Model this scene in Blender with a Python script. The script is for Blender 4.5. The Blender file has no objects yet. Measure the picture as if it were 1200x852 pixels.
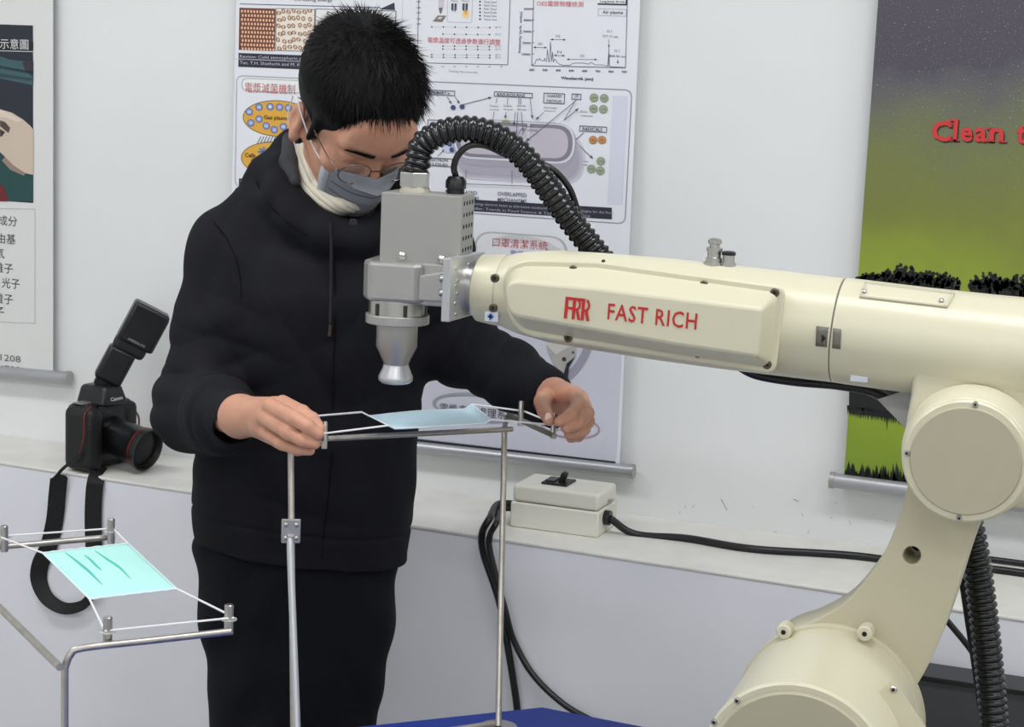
import bpy, bmesh, math, random
import numpy as np
from mathutils import Vector, Matrix
from mathutils.bvhtree import BVHTree
R = math.radians
random.seed(7)
rng = np.random.default_rng(7)
SC = bpy.context.scene
COL = SC.collection

# ------------------------------------------------------------------ camera
F = 2050.0
CAM = Vector((0, -2.87, 1.55))
YAW, PITCH, ROLL = R(20), R(9.03), R(2.4)
fh = Vector((-math.sin(YAW), math.cos(YAW), 0))
rh = Vector((math.cos(YAW), math.sin(YAW), 0))
FW = fh * math.cos(PITCH) - Vector((0, 0, math.sin(PITCH)))
u0 = rh.cross(FW)
RT = rh * math.cos(ROLL) + u0 * math.sin(ROLL)
UP = u0 * math.cos(ROLL) - rh * math.sin(ROLL)
cam = bpy.data.objects.new('camera', bpy.data.cameras.new('camera'))
COL.objects.link(cam)
cam.matrix_world = Matrix(((RT.x, UP.x, -FW.x, CAM.x), (RT.y, UP.y, -FW.y, CAM.y), (RT.z, UP.z, -FW.z, CAM.z), (0, 0, 0, 1)))
cam.data.sensor_width = 36
cam.data.lens = F / 1200 * 36
cam.data.clip_start = .05
SC.camera = cam

# ------------------------------------------------------------------ world, light, exposure
SC.view_settings.view_transform = 'Standard'
SC.view_settings.look = 'None'
SC.view_settings.gamma = 1
SC.view_settings.exposure = 0.0
SC.cycles.use_denoising = True
SC.cycles.max_bounces = 6
w = bpy.data.worlds.new('world'); SC.world = w; w.use_nodes = True
w.node_tree.nodes['Background'].inputs[0].default_value = (.8, .9, 1, 1)
w.node_tree.nodes['Background'].inputs[1].default_value = .3
PANELS = [(-2.0, -1.2, 13.5), (-.1, -1.2, 12), (1.8, -1.2, 11), (-2.0, -3.3, 13), (0, -3.3, 13), (1.8, -3.3, 12), (-1, -4.9, 11), (1.2, -4.9, 11)]
CEIL = 2.75
for i, (x, y, e) in enumerate(PANELS):
    l = bpy.data.lights.new('ceiling_lamp', 'AREA'); l.shape = 'RECTANGLE'; l.size = 1.15; l.size_y = .28
    l.energy = e; l.color = (.985, .992, 1.0)
    o = bpy.data.objects.new('ceiling_lamp', l); COL.objects.link(o); o.location = (x, y, CEIL - .07)

# ------------------------------------------------------------------ pixel helpers
def ray(px, py): return FW + RT * ((px - 600) / F) - UP * ((py - 426) / F)
def WD(px, py, d): return CAM + ray(px, py) * d
def WY(px, py, y):
    r = ray(px, py); return CAM + r * ((y - CAM.y) / r.y)
def WZ(px, py, z):
    r = ray(px, py); return CAM + r * ((z - CAM.z) / r.z)
def KY(px, py, Y):          # point at horizontal distance Y along the camera's heading
    r = ray(px, py); return CAM + r * (Y / r.dot(fh))
def toK(p): q = p - CAM; return np.array((q.dot(rh), q.dot(fh), p.z))
def K(px, py, Y): return toK(KY(px, py, Y))
def fromK(a):
    a = np.asarray(a, dtype=float)
    return np.outer(a[:, 0], rh) + np.outer(a[:, 1], fh) + np.outer(a[:, 2], (0, 0, 1)) + np.array((CAM.x, CAM.y, 0))
def fK1(a): return Vector(fromK([a])[0])

# ------------------------------------------------------------------ materials
def lin(c):
    return tuple(((v / 255) / 12.92 if v / 255 <= .04045 else ((v / 255 + .055) / 1.055) ** 2.4) for v in c) + (1,)
MATS = {}
def mat(name, c, rough=.5, metal=0., bump=0., bscale=200., var=0., vscale=4., emit=0., alpha=1., spec=.5, coat=0., dist=.002, trans=0.):
    if name in MATS: return MATS[name]
    m = bpy.data.materials.new(name); m.use_nodes = True
    nt = m.node_tree; b = nt.nodes['Principled BSDF']
    b.inputs['Base Color'].default_value = lin(c); b.inputs['Roughness'].default_value = rough
    b.inputs['Metallic'].default_value = metal; b.inputs['Specular IOR Level'].default_value = spec
    b.inputs['Coat Weight'].default_value = coat; b.inputs['Alpha'].default_value = alpha
    b.inputs['Transmission Weight'].default_value = trans
    tc = nt.nodes.new('ShaderNodeTexCoord')
    if bump:
        n = nt.nodes.new('ShaderNodeTexNoise'); n.inputs['Scale'].default_value = bscale; n.inputs['Detail'].default_value = 4
        nt.links.new(tc.outputs['Object'], n.inputs['Vector'])
        k = nt.nodes.new('ShaderNodeBump'); k.inputs['Strength'].default_value = bump; k.inputs['Distance'].default_value = dist
        nt.links.new(n.outputs[0], k.inputs['Height']); nt.links.new(k.outputs[0], b.inputs['Normal'])
    if var:
        n = nt.nodes.new('ShaderNodeTexNoise'); n.inputs['Scale'].default_value = vscale; n.inputs['Detail'].default_value = 5
        nt.links.new(tc.outputs['Object'], n.inputs['Vector'])
        rp = nt.nodes.new('ShaderNodeValToRGB'); lc = lin(c)
        rp.color_ramp.elements[0].position = .3; rp.color_ramp.elements[1].position = .7
        rp.color_ramp.elements[0].color = tuple(v * (1 - var) for v in lc[:3]) + (1,)
        rp.color_ramp.elements[1].color = tuple(min(1, v * (1 + var)) for v in lc[:3]) + (1,)
        nt.links.new(n.outputs[0], rp.inputs[0]); nt.links.new(rp.outputs[0], b.inputs['Base Color'])
    if emit:
        b.inputs['Emission Color'].default_value = lin(c); b.inputs['Emission Strength'].default_value = emit
    MATS[name] = m; return m
WALL = mat('wall_paint', (230, 232, 231), .75, bump=.15, bscale=60, var=.02, vscale=3)
LEDGEF = mat('ledge_paint', (233, 234, 241), .75, bump=.15, bscale=60, var=.03, vscale=4)
LEDGET = mat('ledge_top_paint', (226, 224, 218), .7, var=.06, vscale=14)
CREAM = mat('cream_robot_enamel', (210, 205, 179), .32, bump=.05, bscale=300, dist=.0005)
CREAM2 = mat('matte_cream_cover', (176, 170, 146), .55, bump=.2, bscale=600, dist=.0004)
STEEL = mat('brushed_steel', (190, 188, 184), .3, 1., bump=.1, bscale=80, dist=.0004)
ROD = mat('stainless_rod', (186, 180, 172), .36, .9, var=.12, vscale=60)
ALU = mat('matt_aluminium', (176, 175, 172), .42, .75, bump=.1, bscale=400, dist=.0003)
ALUL = mat('bright_aluminium', (200, 202, 204), .35, .7)
RAIL = mat('satin_rail', (176, 178, 182), .4, .6)
BLK = mat('black_plastic', (18, 18, 21), .35)
BLKM = mat('black_matt_rubber', (16, 16, 18), .55)
CORR = mat('black_corrugated_hose', (12, 13, 16), .22, spec=.6)
DARK = mat('dark_recess', (14, 14, 15), .8)
SCREW = mat('dark_screw_steel', (92, 84, 66), .4, .6)
SKIN = mat('skin', (202, 148, 122), .5, bump=.12, bscale=350, var=.07, vscale=45, dist=.0006)
SKIN.node_tree.nodes['Principled BSDF'].inputs['Subsurface Weight'].default_value = .12
SKIN.node_tree.nodes['Principled BSDF'].inputs['Subsurface Radius'].default_value = (.012, .005, .003)
HAIR = mat('black_hair', (13, 12, 14), .6, spec=.22)
HOOD = mat('black_fleece', (25, 25, 30), .88, bump=.6, bscale=900, var=.08, vscale=20, spec=.2, dist=.0006)
HOODIN = mat('grey_hood_lining', (70, 70, 72), .9, bump=.6, bscale=700, var=.1, vscale=60, spec=.2)
PANTS = mat('black_trousers', (17, 18, 25), .85, bump=.4, bscale=700, spec=.2)
KNIT = mat('cream_rib_knit', (222, 214, 196), .9, bump=.5, bscale=500)
MASKG = mat('grey_mask_cloth', (128, 131, 138), .8, bump=.2, bscale=500)
WHITE = mat('white_elastic', (236, 236, 236), .7)
TEAL = mat('teal_mask_cloth', (182, 238, 230), .85, bump=.2, bscale=400)
TEALD = mat('teal_mask_pleat', (92, 196, 180), .85)
BLUE = mat('pale_blue_mask_cloth', (200, 228, 240), .85, bump=.2, bscale=400)
BLUET = mat('blue_table_cloth', (20, 52, 150), .6, bump=.2, bscale=300)
PVC = mat('ivory_plastic', (222, 220, 208), .5)
SHEET = mat('poster_sheet', (232, 234, 240), .5)
SHEETL = mat('poster_sheet_warm', (222, 223, 220), .5)

# ------------------------------------------------------------------ mesh helpers
ORG = {}
def tag(o, label=None, cat=None, group=None, kind=None):
    if label: o['label'] = label
    if cat: o['category'] = cat
    if group: o['group'] = group
    if kind: o['kind'] = kind
    return o
def thing(name, label, cat, loc, group=None):
    o = bpy.data.objects.new(name, None); COL.objects.link(o); o.location = loc; o.empty_display_size = .05
    ORG[o.name] = Vector(loc); return tag(o, label, cat, group)
class MB:
    def __init__(s): s.v = []; s.f = []; s.mi = []; s.mats = []
    def add(s, vs, fs, m=None):
        b = len(s.v); s.v += [tuple(v) for v in vs]; s.f += [tuple(i + b for i in f) for f in fs]
        if m is not None and m not in s.mats: s.mats.append(m)
        s.mi += [s.mats.index(m) if m is not None else 0] * len(fs); return s
    def box(s, c, size, ax=None, m=None):
        c = Vector(c); X, Y, Z = ax if ax else (Vector((1, 0, 0)), Vector((0, 1, 0)), Vector((0, 0, 1)))
        vs = [c + X * (i * size[0] / 2) + Y * (j * size[1] / 2) + Z * (k * size[2] / 2) for i in (-1, 1) for j in (-1, 1) for k in (-1, 1)]
        return s.add(vs, [(0, 1, 3, 2), (4, 6, 7, 5), (0, 4, 5, 1), (2, 3, 7, 6), (0, 2, 6, 4), (1, 5, 7, 3)], m)
    def lathe(s, o, d, prof, n=32, m=None, cap=True):     # prof: (distance along d, radius)
        o = Vector(o); d = Vector(d).normalized(); a = d.orthogonal().normalized(); b = d.cross(a)
        vs = []; fs = []
        for t, r in prof:
            for i in range(n):
                q = 2 * math.pi * i / n; vs.append(o + d * t + (a * math.cos(q) + b * math.sin(q)) * r)
        for j in range(len(prof) - 1):
            for i in range(n):
                k = (i + 1) % n; fs.append((j * n + i, j * n + k, (j + 1) * n + k, (j + 1) * n + i))
        if cap: fs.append(tuple(reversed(range(n)))); fs.append(tuple((len(prof) - 1) * n + i for i in range(n)))
        return s.add(vs, fs, m)
    def cyl(s, a, b, r, r2=None, n=20, m=None):
        a = Vector(a); b = Vector(b); return s.lathe(a, b - a, [(0, r), ((b - a).length, r if r2 is None else r2)], n, m)
    def tube(s, pts, r, n=12, m=None, smooth=8, radf=None):
        P = catmull([Vector(p) for p in pts], smooth) if smooth > 1 else [Vector(p) for p in pts]
        L = len(P); T = [(P[min(i + 1, L - 1)] - P[max(i - 1, 0)]).normalized() for i in range(L)]
        a = T[0].orthogonal().normalized(); vs = []; fs = []; dist = 0
        for i in range(L):
            if i: dist += (P[i] - P[i - 1]).length
            a = (a - T[i] * a.dot(T[i])).normalized(); b = T[i].cross(a)
            rr = radf(i, dist) if radf else r
            for k in range(n):
                q = 2 * math.pi * k / n; vs.append(P[i] + (a * math.cos(q) + b * math.sin(q)) * rr)
        for i in range(L - 1):
            for k in range(n):
                l = (k + 1) % n; fs.append((i * n + k, i * n + l, (i + 1) * n + l, (i + 1) * n + k))
        fs.append(tuple(reversed(range(n)))); fs.append(tuple((L - 1) * n + k for k in range(n)))
        return s.add(vs, fs, m)
    def prism(s, A, B, m=None):                            # two matching outlines joined and capped
        n = len(A); return s.add(list(A) + list(B), [tuple(range(n)), tuple(range(2 * n - 1, n - 1, -1))] + [(i, i + n, (i + 1) % n + n, (i + 1) % n) for i in range(n)], m)
    def grid(s, rows, m=None):
        nr = len(rows); nc = len(rows[0]); vs = [p for r in rows for p in r]
        return s.add(vs, [(j * nc + i, j * nc + i + 1, (j + 1) * nc + i + 1, (j + 1) * nc + i) for j in range(nr - 1) for i in range(nc - 1)], m)
    def build(s, name, m=None, parent=None, smooth=38, bevel=0, seg=2, fix=True, solid=0, kind=None, label=None):
        off = ORG.get(parent.name, Vector()) if parent else Vector()
        me = bpy.data.meshes.new(name)
        me.from_pydata([(v[0] - off.x, v[1] - off.y, v[2] - off.z) for v in s.v], [], s.f)
        for mm in ([m] if m else s.mats): me.materials.append(mm)
        if not m and s.mi: me.polygons.foreach_set('material_index', s.mi)
        if fix:
            bm = bmesh.new(); bm.from_mesh(me); bmesh.ops.recalc_face_normals(bm, faces=bm.faces); bm.to_mesh(me); bm.free()
        if smooth: me.shade_smooth(); me.set_sharp_from_angle(angle=R(smooth))
        o = bpy.data.objects.new(name, me); COL.objects.link(o)
        if parent: o.parent = parent; ORG[o.name] = off
        if bevel:
            b = o.modifiers.new('bevel', 'BEVEL'); b.width = bevel; b.segments = seg; b.limit_method = 'ANGLE'; b.angle_limit = R(40); b.harden_normals = False
        if solid:
            q = o.modifiers.new('solid', 'SOLIDIFY'); q.thickness = solid; q.offset = 0
        if kind: o['kind'] = kind
        if label: o['label'] = label
        return o
def catmull(P, k):
    if len(P) < 3: return [P[0].lerp(P[-1], i / k) for i in range(k + 1)]
    out = []
    Q = [P[0] * 2 - P[1]] + P + [P[-1] * 2 - P[-2]]
    for i in range(1, len(Q) - 2):
        a, b, c, d = Q[i - 1:i + 3]
        for j in range(k):
            t = j / k; out.append(.5 * ((2 * b) + (c - a) * t + (2 * a - 5 * b + 4 * c - d) * t * t + (3 * b - a - 3 * c + d) * t ** 3))
    out.append(P[-1]); return out
def rpoly(P, r, n=6):                                      # rounded polygon, P in 2D; r scalar or per-corner
    P = [Vector(p) for p in P]; out = []
    for i, p in enumerate(P):
        rr = r[i] if isinstance(r, (list, tuple)) else r
        a = (P[i - 1] - p); b = (P[(i + 1) % len(P)] - p)
        la = a.length; lb = b.length; a.normalize(); b.normalize()
        th = a.angle(b); t = min(rr / max(math.tan(th / 2), .01), la * .49, lb * .49)
        p0 = p + a * t; p1 = p + b * t
        for j in range(n + 1):
            q = j / n; out.append(p0 * (1 - q) ** 2 + p * 2 * q * (1 - q) + p1 * q * q)
    return out
def P2(pts, y): return [WY(p[0], p[1], y) for p in pts]

# ------------------------------------------------------------------ text and flat print
def text_geo(body, bold=0., space=1.0, shear=0.):
    c = bpy.data.curves.new('t', 'FONT'); c.body = body; c.offset = bold; c.space_character = space; c.shear = shear
    c.resolution_u = 2
    o = bpy.data.objects.new('t', c); COL.objects.link(o)
    dg = bpy.context.evaluated_depsgraph_get(); me = bpy.data.meshes.new_from_object(o.evaluated_get(dg))
    vs = [v.co.copy() for v in me.vertices]; fs = [tuple(p.vertices) for p in me.polygons]
    bpy.data.objects.remove(o); bpy.data.curves.remove(c); bpy.data.meshes.remove(me); return vs, fs
def put_text(mb, body, p, X, U, width=None, height=None, m=None, bold=0., space=1., shear=0., cap=.7):
    vs, fs = text_geo(body, bold, space, shear)
    if not vs: return
    x0 = min(v.x for v in vs); x1 = max(v.x for v in vs); y0 = min(v.y for v in vs); y1 = max(v.y for v in vs)
    sy = (height / (y1 - y0)) if height else None
    sx = (width / (x1 - x0)) if width else sy
    if sy is None: sy = sx
    mb.add([p + X * ((v.x - x0) * sx) + U * ((v.y - y0) * sy) for v in vs], fs, m)
class Print:                                               # flat print on a sheet parallel to the wall
    def __init__(s, y): s.y = y; s.mb = MB(); s.k = 0
    def col(s, c): return mat('print_%d_%d_%d' % c, c, .55)
    def pt(s, px, py, k=0): return WY(px, py, s.y - .0004 * (k + 1))
    def ee(s, x, y): return (s.pt(x + 1, y) - s.pt(x, y)).x, (s.pt(x, y) - s.pt(x, y + 1)).z
    def poly(s, pts, c, k=0): s.mb.add([s.pt(x, y, k) for x, y in pts], [tuple(range(len(pts)))], s.col(c))
    def rect(s, x0, y0, x1, y1, c, k=0):
        a = s.pt(x0, y0, k); b = s.pt(x1, y1, k)
        s.mb.add([a, Vector((b.x, a.y, a.z)), b, Vector((a.x, a.y, b.z))], [(0, 1, 2, 3)], s.col(c))
    def frame(s, x0, y0, x1, y1, w, c, k=0, r=0):
        a = s.pt(x0, y0, k); b = s.pt(x1, y1, k); w *= .0014
        def ring(q, rr): return rpoly([(a.x + q, a.z - q), (b.x - q, a.z - q), (b.x - q, b.z + q), (a.x + q, b.z + q)], max(rr, 1e-5), 5)
        O = ring(0, r * .0014); I = ring(w, max(r * .0014 - w, 0)); n = len(O)
        s.mb.add([(p.x, a.y, p.y) for p in O + I], [(i, (i + 1) % n, (i + 1) % n + n, i + n) for i in range(n)], s.col(c))
    def rrect(s, x0, y0, x1, y1, r, c, k=0):
        a = s.pt(x0, y0, k); b = s.pt(x1, y1, k)
        O = rpoly([(a.x, a.z), (b.x, a.z), (b.x, b.z), (a.x, b.z)], r * .0014, 6)
        s.mb.add([(p.x, a.y, p.y) for p in O], [tuple(range(len(O)))], s.col(c))
    def ell(s, cx, cy, rx, ry, c, k=0, n=24, a0=0, a1=360, rot=0):
        p = s.pt(cx, cy, k); e, e2 = s.ee(cx, cy); cr, sr = math.cos(R(rot)), math.sin(R(rot))
        pts = [((rx * math.cos(2 * math.pi * i / n)), (ry * math.sin(2 * math.pi * i / n))) for i in range(n)]
        s.mb.add([(p.x + e * (x * cr - z * sr), p.y, p.z + e2 * (x * sr + z * cr)) for x, z in pts], [tuple(range(n))], s.col(c))
    def ring(s, cx, cy, rx, ry, w, c, k=0, n=40, a0=0, a1=360):
        p = s.pt(cx, cy, k); e, e2 = s.ee(cx, cy); vs = []
        for i in range(n + 1):
            q = R(a0 + (a1 - a0) * i / n)
            vs.append((p.x + e * rx * math.cos(q), p.y, p.z + e2 * ry * math.sin(q))); vs.append((p.x + e * (rx - w) * math.cos(q), p.y, p.z + e2 * (ry - w) * math.sin(q)))
        s.mb.add(vs, [(2 * i, 2 * i + 2, 2 * i + 3, 2 * i + 1) for i in range(n)], s.col(c))
    def line(s, x0, y0, x1, y1, w, c, k=0):
        a = s.pt(x0, y0, k); b = s.pt(x1, y1, k); d = (b - a).normalized(); n = Vector((-d.z, 0, d.x)) * (w * .0007)
        s.mb.add([a - n, b - n, b + n, a + n], [(0, 1, 2, 3)], s.col(c))
    def arrow(s, x0, y0, x1, y1, w, c, k=0, h=4):
        s.line(x0, y0, x1, y1, w, c, k); a = Vector((x0, y0)); b = Vector((x1, y1)); d = (b - a).normalized(); n = Vector((-d.y, d.x))
        s.poly([tuple(b), tuple(b - d * h + n * h * .45), tuple(b - d * h - n * h * .45)], c, k)
    def text(s, t, x0, y1, wpx, hpx, c, k=1, bold=0., vert=False):
        p = s.pt(x0, y1, k); ex_, ez_ = s.ee(x0, y1); ew_, eh_ = (ex_, ez_) if not vert else (ez_, ex_)
        X, U = (Vector((1, 0, 0)), Vector((0, 0, 1))) if not vert else (Vector((0, 0, 1)), Vector((-1, 0, 0)))
        put_text(s.mb, t, p, X, U, width=wpx * ew_ if wpx else None, height=hpx * eh_ if hpx else None, m=s.col(c), bold=bold)
    def build(s, name, parent): return s.mb.build(name, None, parent, smooth=0, fix=False)

# ------------------------------------------------------------------ the room
def struct(name, mb, m, **k): return tag(mb.build(name, m, None, **k), kind='structure')
LZ = .82                                                   # ledge height
def LP(px, py): p = WZ(px, py, LZ); return p
la, lb = LP(100, 556), LP(988, 692)
ldir = (lb - la) / (lb.x - la.x)
LL = la + ldir * (-3.4 - la.x); LR = la + ldir * (3.0 - la.x)
def ledge_y(x): return (la + ldir * (x - la.x)).y
struct('wall_back', MB().box((-.2, .05, CEIL / 2), (6.6, .1, CEIL)), WALL, smooth=0)
struct('wall_left', MB().box((-3.45, -2.8, CEIL / 2), (.1, 5.6, CEIL)), WALL, smooth=0)
struct('wall_right', MB().box((3.05, -2.8, CEIL / 2), (.1, 5.6, CEIL)), WALL, smooth=0)
struct('wall_front', MB().box((-.2, -5.65, CEIL / 2), (6.6, .1, CEIL)), WALL, smooth=0)
struct('floor', MB().box((-.2, -2.8, -.05), (6.6, 5.8, .1)), mat('grey_floor_tile', (172, 170, 166), .4, var=.08), smooth=0)
struct('ceiling', MB().box((-.2, -2.8, CEIL + .05), (6.6, 5.8, .1)), mat('ceiling_white', (225, 226, 226), .8), smooth=0)
mb = MB(); mb.prism([(LL.x, LL.y, 0), (LR.x, LR.y, 0), (LR.x, 0, 0), (LL.x, 0, 0)], [(LL.x, LL.y, LZ - .004), (LR.x, LR.y, LZ - .004), (LR.x, 0, LZ - .004), (LL.x, 0, LZ - .004)])
struct('trim_1', mb, LEDGEF, smooth=0, bevel=.004)
mb = MB(); mb.prism([(LL.x, LL.y - .002, LZ - .006), (LR.x, LR.y - .002, LZ - .006), (LR.x, 0, LZ - .006), (LL.x, 0, LZ - .006)], [(LL.x, LL.y - .002, LZ), (LR.x, LR.y - .002, LZ), (LR.x, 0, LZ), (LL.x, 0, LZ)])
struct('trim_2', mb, LEDGET, smooth=0, bevel=.002)
for x, y, e in PANELS:
    t = thing('ceiling_light', 'recessed white fluorescent ceiling panel lamp over the room', 'light', (x, y, CEIL - .04), 'ceiling panel lamps')
    MB().box((x, y, CEIL - .02), (1.25, .38, .04)).build('housing', mat('lamp_housing', (230, 230, 230), .5), t, smooth=0, bevel=.004)
    MB().box((x, y, CEIL - .045), (1.15, .28, .01)).build('diffuser', mat('lamp_diffuser', (245, 248, 255), .5, emit=4.0), t, smooth=0)
# wall marks: faint scuffs
pr = Print(-.0002)
for (a, b, c, d) in [(845, 585, 852, 598), (930, 585, 936, 588)]: pr.line(a, b, c, d, 1.2, (170, 168, 166))
for i in range(24):
    x = random.uniform(740, 1180); y = random.uniform(585, 640); pr.line(x, y, x + random.uniform(-3, 3), y + random.uniform(1, 5), .9, (196, 195, 193))
sm = pr.build('trim_3', None); tag(sm, kind='structure')

# ------------------------------------------------------------------ posters
def rail(name, parent, p0, p1, r):
    mb = MB(); mb.cyl(p0, p1, r, n=20); mb.build(name, RAIL, parent)
    d = (p1 - p0).normalized(); MB().cyl(p1, p1 + d * .008, r * 1.12).build('end_cap', ALU, parent); MB().cyl(p0 - d * .008, p0, r * 1.12).build('end_cap', ALU, parent)
def sheet(parent, corners, y, m, name='sheet'):
    mb = MB(); A = P2(corners, y); B = [p + Vector((0, .0012, 0)) for p in A]; mb.prism(A, B); return mb.build(name, m, parent, smooth=0)

# left poster
YP = -.02
t = thing('poster', 'left white hanging poster with photo of a hand above lines of black characters', 'poster', WY(20, 440, YP))
sheet(t, [(-260, -150), (62, -150), (62, 436), (-260, 400)], YP, SHEETL)
rail('bottom_rail', t, WY(-262, 412, YP), WY(78, 443, YP), .0125)
pr = Print(YP)
pr.rect(-200, 22, 39, 238, (36, 42, 52)); pr.rect(-200, 40, 39, 59, (24, 25, 28), 1)
pr.text('示意圖', 0, 57, 33, 12, (225, 225, 225), 3)
pr.line(0, 59.5, 39, 60.5, 1, (200, 205, 205), 3)
pr.poly([(0, 66), (12, 70), (30, 72), (39, 80), (39, 100), (0, 92)], (58, 92, 98), 1)
pr.poly([(0, 77), (39, 84), (39, 87), (0, 80)], (30, 48, 55), 2)
pr.poly([(0, 86), (39, 92), (39, 95), (0, 90)], (40, 66, 72), 2)
pr.poly([(26, 73), (39, 71), (39, 90), (30, 84)], (48, 44, 52), 2)
pr.poly([(0, 160), (12, 196), (39, 204), (39, 236), (-100, 236), (-100, 150)], (30, 72, 72), 1)
pr.poly([(-8, 214), (4, 218), (10, 236), (-10, 236)], (110, 30, 34), 2)
pr.poly([(-60, 120), (0, 128), (14, 132), (27, 140), (36, 148), (39, 152), (39, 205), (30, 203), (16, 194), (6, 184), (0, 178), (-60, 160)], (206, 190, 172), 3)
pr.poly([(0, 129), (12, 133), (26, 141), (20, 143), (8, 138), (0, 137)], (222, 208, 192), 4)
pr.poly([(0, 141), (6, 143), (12, 150), (10, 156), (5, 152), (0, 148)], (86, 68, 62), 4)
pr.poly([(0, 151), (6, 155), (2, 160), (0, 160)], (60, 48, 46), 4)
pr.poly([(6, 184), (16, 194), (30, 203), (28, 206), (12, 199), (2, 188)], (150, 130, 116), 4)
pr.build('photo_print', t)
pr = Print(YP); c = (70, 74, 76)
for s_, x, y, w_ in [('成分', -2, 264, 22), ('由基', -3, 285, 21), ('氣', -8, 302, 13), ('離子', -7, 319, 22), ('光子', 2, 337, 21), ('離子', -7, 355, 22), ('子', -8, 371, 13)]:
    pr.text(s_, x, y, w_, 12, c)
for s_, y in (('3-1208', 421), ('78-4788', 433)): pr.text(s_, 25 - 6.2 * len(s_), y, 6 * len(s_), 7.5, (100, 100, 100))
pr.line(-200, 243, 41, 245, .8, (170, 172, 172)); pr.line(41, 245, 41, 379, .8, (170, 172, 172)); pr.line(-200, 369, 41, 379, .8, (170, 172, 172))
pr.build('character_print', t)

# middle poster
YP = -.018
t = thing('poster', 'wide white research poster with plots and diagrams hanging behind the person', 'poster', WY(490, 520, YP))
sheet(t, [(281, -150), (757, -150), (726, 545), (265, 490)], YP, SHEET)
rail('bottom_rail', t, WY(262, 499, YP), WY(738, 552, YP), .0115)
navy = (40, 42, 60); ink = (96, 98, 110); blue = (70, 84, 140); red = (196, 70, 74)
pr = Print(YP)
pr.frame(276, -60, 470, 77, 1, (205, 208, 214)); pr.text('Increasing energy', 345, 2, 44, 4.5, navy, 1)
pr.rect(281, 5, 446, 8.5, (52, 54, 68)); pr.poly([(444, 11), (462, 3), (463, 12)], (52, 54, 68))
pr.rect(280.5, 9, 322, 60, (110, 62, 52)); 
for j in range(10):
    for i in range(11):
        pr.ell(283.5 + i * 3.6 + (j % 2) * .9, 13 + j * 4.9 + i * .13, 1.25, 1.9, (232, 178, 140), 1, n=8); pr.ell(283.5 + i * 3.6 + (j % 2) * .9, 13 + j * 4.9 + i * .13, .5, .9, (246, 226, 200), 2, n=6)
pr.rect(323.5, 9.5, 368, 61, (120, 100, 90)); pr.rect(324.3, 10.3, 367.3, 60.2, (240, 230, 216), 1)
for i in range(40):
    x = 327 + (i % 7) * 5.9 + random.uniform(-1.3, 1.3); y = 14 + (i // 7) * 8.3 + random.uniform(-1.5, 1.5)
    if y < 58: pr.ell(x, y, 2.3, 2.9, (126, 92, 78), 2, n=10, rot=random.uniform(0, 90)); pr.ell(x, y, 1.5, 2, (226, 190, 164), 3, n=8)
pr.rect(369.5, 10, 463, 64, (110, 112, 118)); pr.rect(370.5, 11, 462, 63, (234, 234, 236), 1)
for i in range(26): pr.ell(random.uniform(373, 459), random.uniform(14, 30), 1.8, 1.4, (150, 146, 146), 2, n=7)
pr.rect(279.5, 62, 470, 86, navy); pr.text('Review: Cold atmospheric plasma', 281, 68.5, 86, 4.2, (196, 198, 206), 1); pr.text('Tan, T.H. Shashurin and M. Keidar', 281, 75.5, 82, 4.2, (196, 198, 206), 1)
pr.build('energy_print', t)

pr = Print(YP)
pr.line(492, -60, 489, 72, .9, ink); pr.line(489, 73.5, 595, 76, .9, ink); pr.line(600, -60, 595, 76, .9, ink)
for i, y in enumerate((2, 9, 15, 22, 28)): pr.text('400 350 300 250 200'.split()[i], 487.5, y + 1, 4.5, 2, (130, 130, 136)); pr.line(491, y, 493, y, .8, ink)
for j, (y, x0) in enumerate([(31.5, 506), (40, 519), (54, 519), (57.5, 519), (64, 506), (67, 506), (56, 506), (61, 506)][:6]):
    for i in range(6 if x0 == 506 else 5):
        pr.ell(x0 + 13.6 * i, y + i * .15, .9, 1.1, (70, 72, 84), n=8)
    pr.line(x0, y, 575, y + .8, .35, (196, 196, 206))
    pr.text('%d°C' % (60 - 5 * j), 580, y + 1.5, 7, 2.4, (150, 146, 160))
pr.text('電漿溫度可透過參數進行調整', 501, 50, 84, 6.6, (205, 92, 100), 2)
for i in range(7): pr.text(str(10 * i), 504 + 13.7 * i, 79, 2.4, 2, ink)
pr.text('Treating Time (seconds)', 526, 85, 33, 2.6, ink)
pr.poly([(507, 25), (513, 18), (523, 18.5), (518, 26)], (130, 122, 116)); pr.poly([(512, 22), (515, 19.6), (519, 20), (516.5, 22.6)], (214, 210, 204), 1)
pr.rect(514, -4, 520, 9, (212, 204, 214)); pr.poly([(514, 9), (519, 9), (517, 16), (515.5, 16)], (112, 108, 116))
pr.frame(525, -20, 553, 27, .7, (196, 190, 206), r=3)
for x in (532, 545):
    pr.rect(x - 3, 4, x - .6, 12, (70, 74, 84)); pr.rect(x + .6, 4, x + 3, 12, (70, 74, 84)); pr.rect(x - 1.6, 8, x - .7, 13.5, (96, 96, 104), 1); pr.rect(x + .8, 8, x + 1.8, 13.5, (96, 96, 104), 1)
    pr.text('Plasma', x - 3.5, 2, 8, 2, ink)
pr.ell(546, 16.5, 4.5, 5, (246, 220, 160)); pr.ell(546, 15, 2.2, 2.6, (244, 190, 96), 1)
for i, s_ in enumerate(('Cheek Sized', 'Elastic Tissue', 'Filter Tissue', 'Round Double', 'Rolution Ultima', 'Textone Chims')):
    pr.ell(562.5, 2 + 4.1 * i, 1.2, 1.2, (50, 50, 60), n=6); pr.text(s_, 567, 3.3 + 4.1 * i, 15, 2.3, ink)
pr.build('temperature_plot_print', t)

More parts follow.
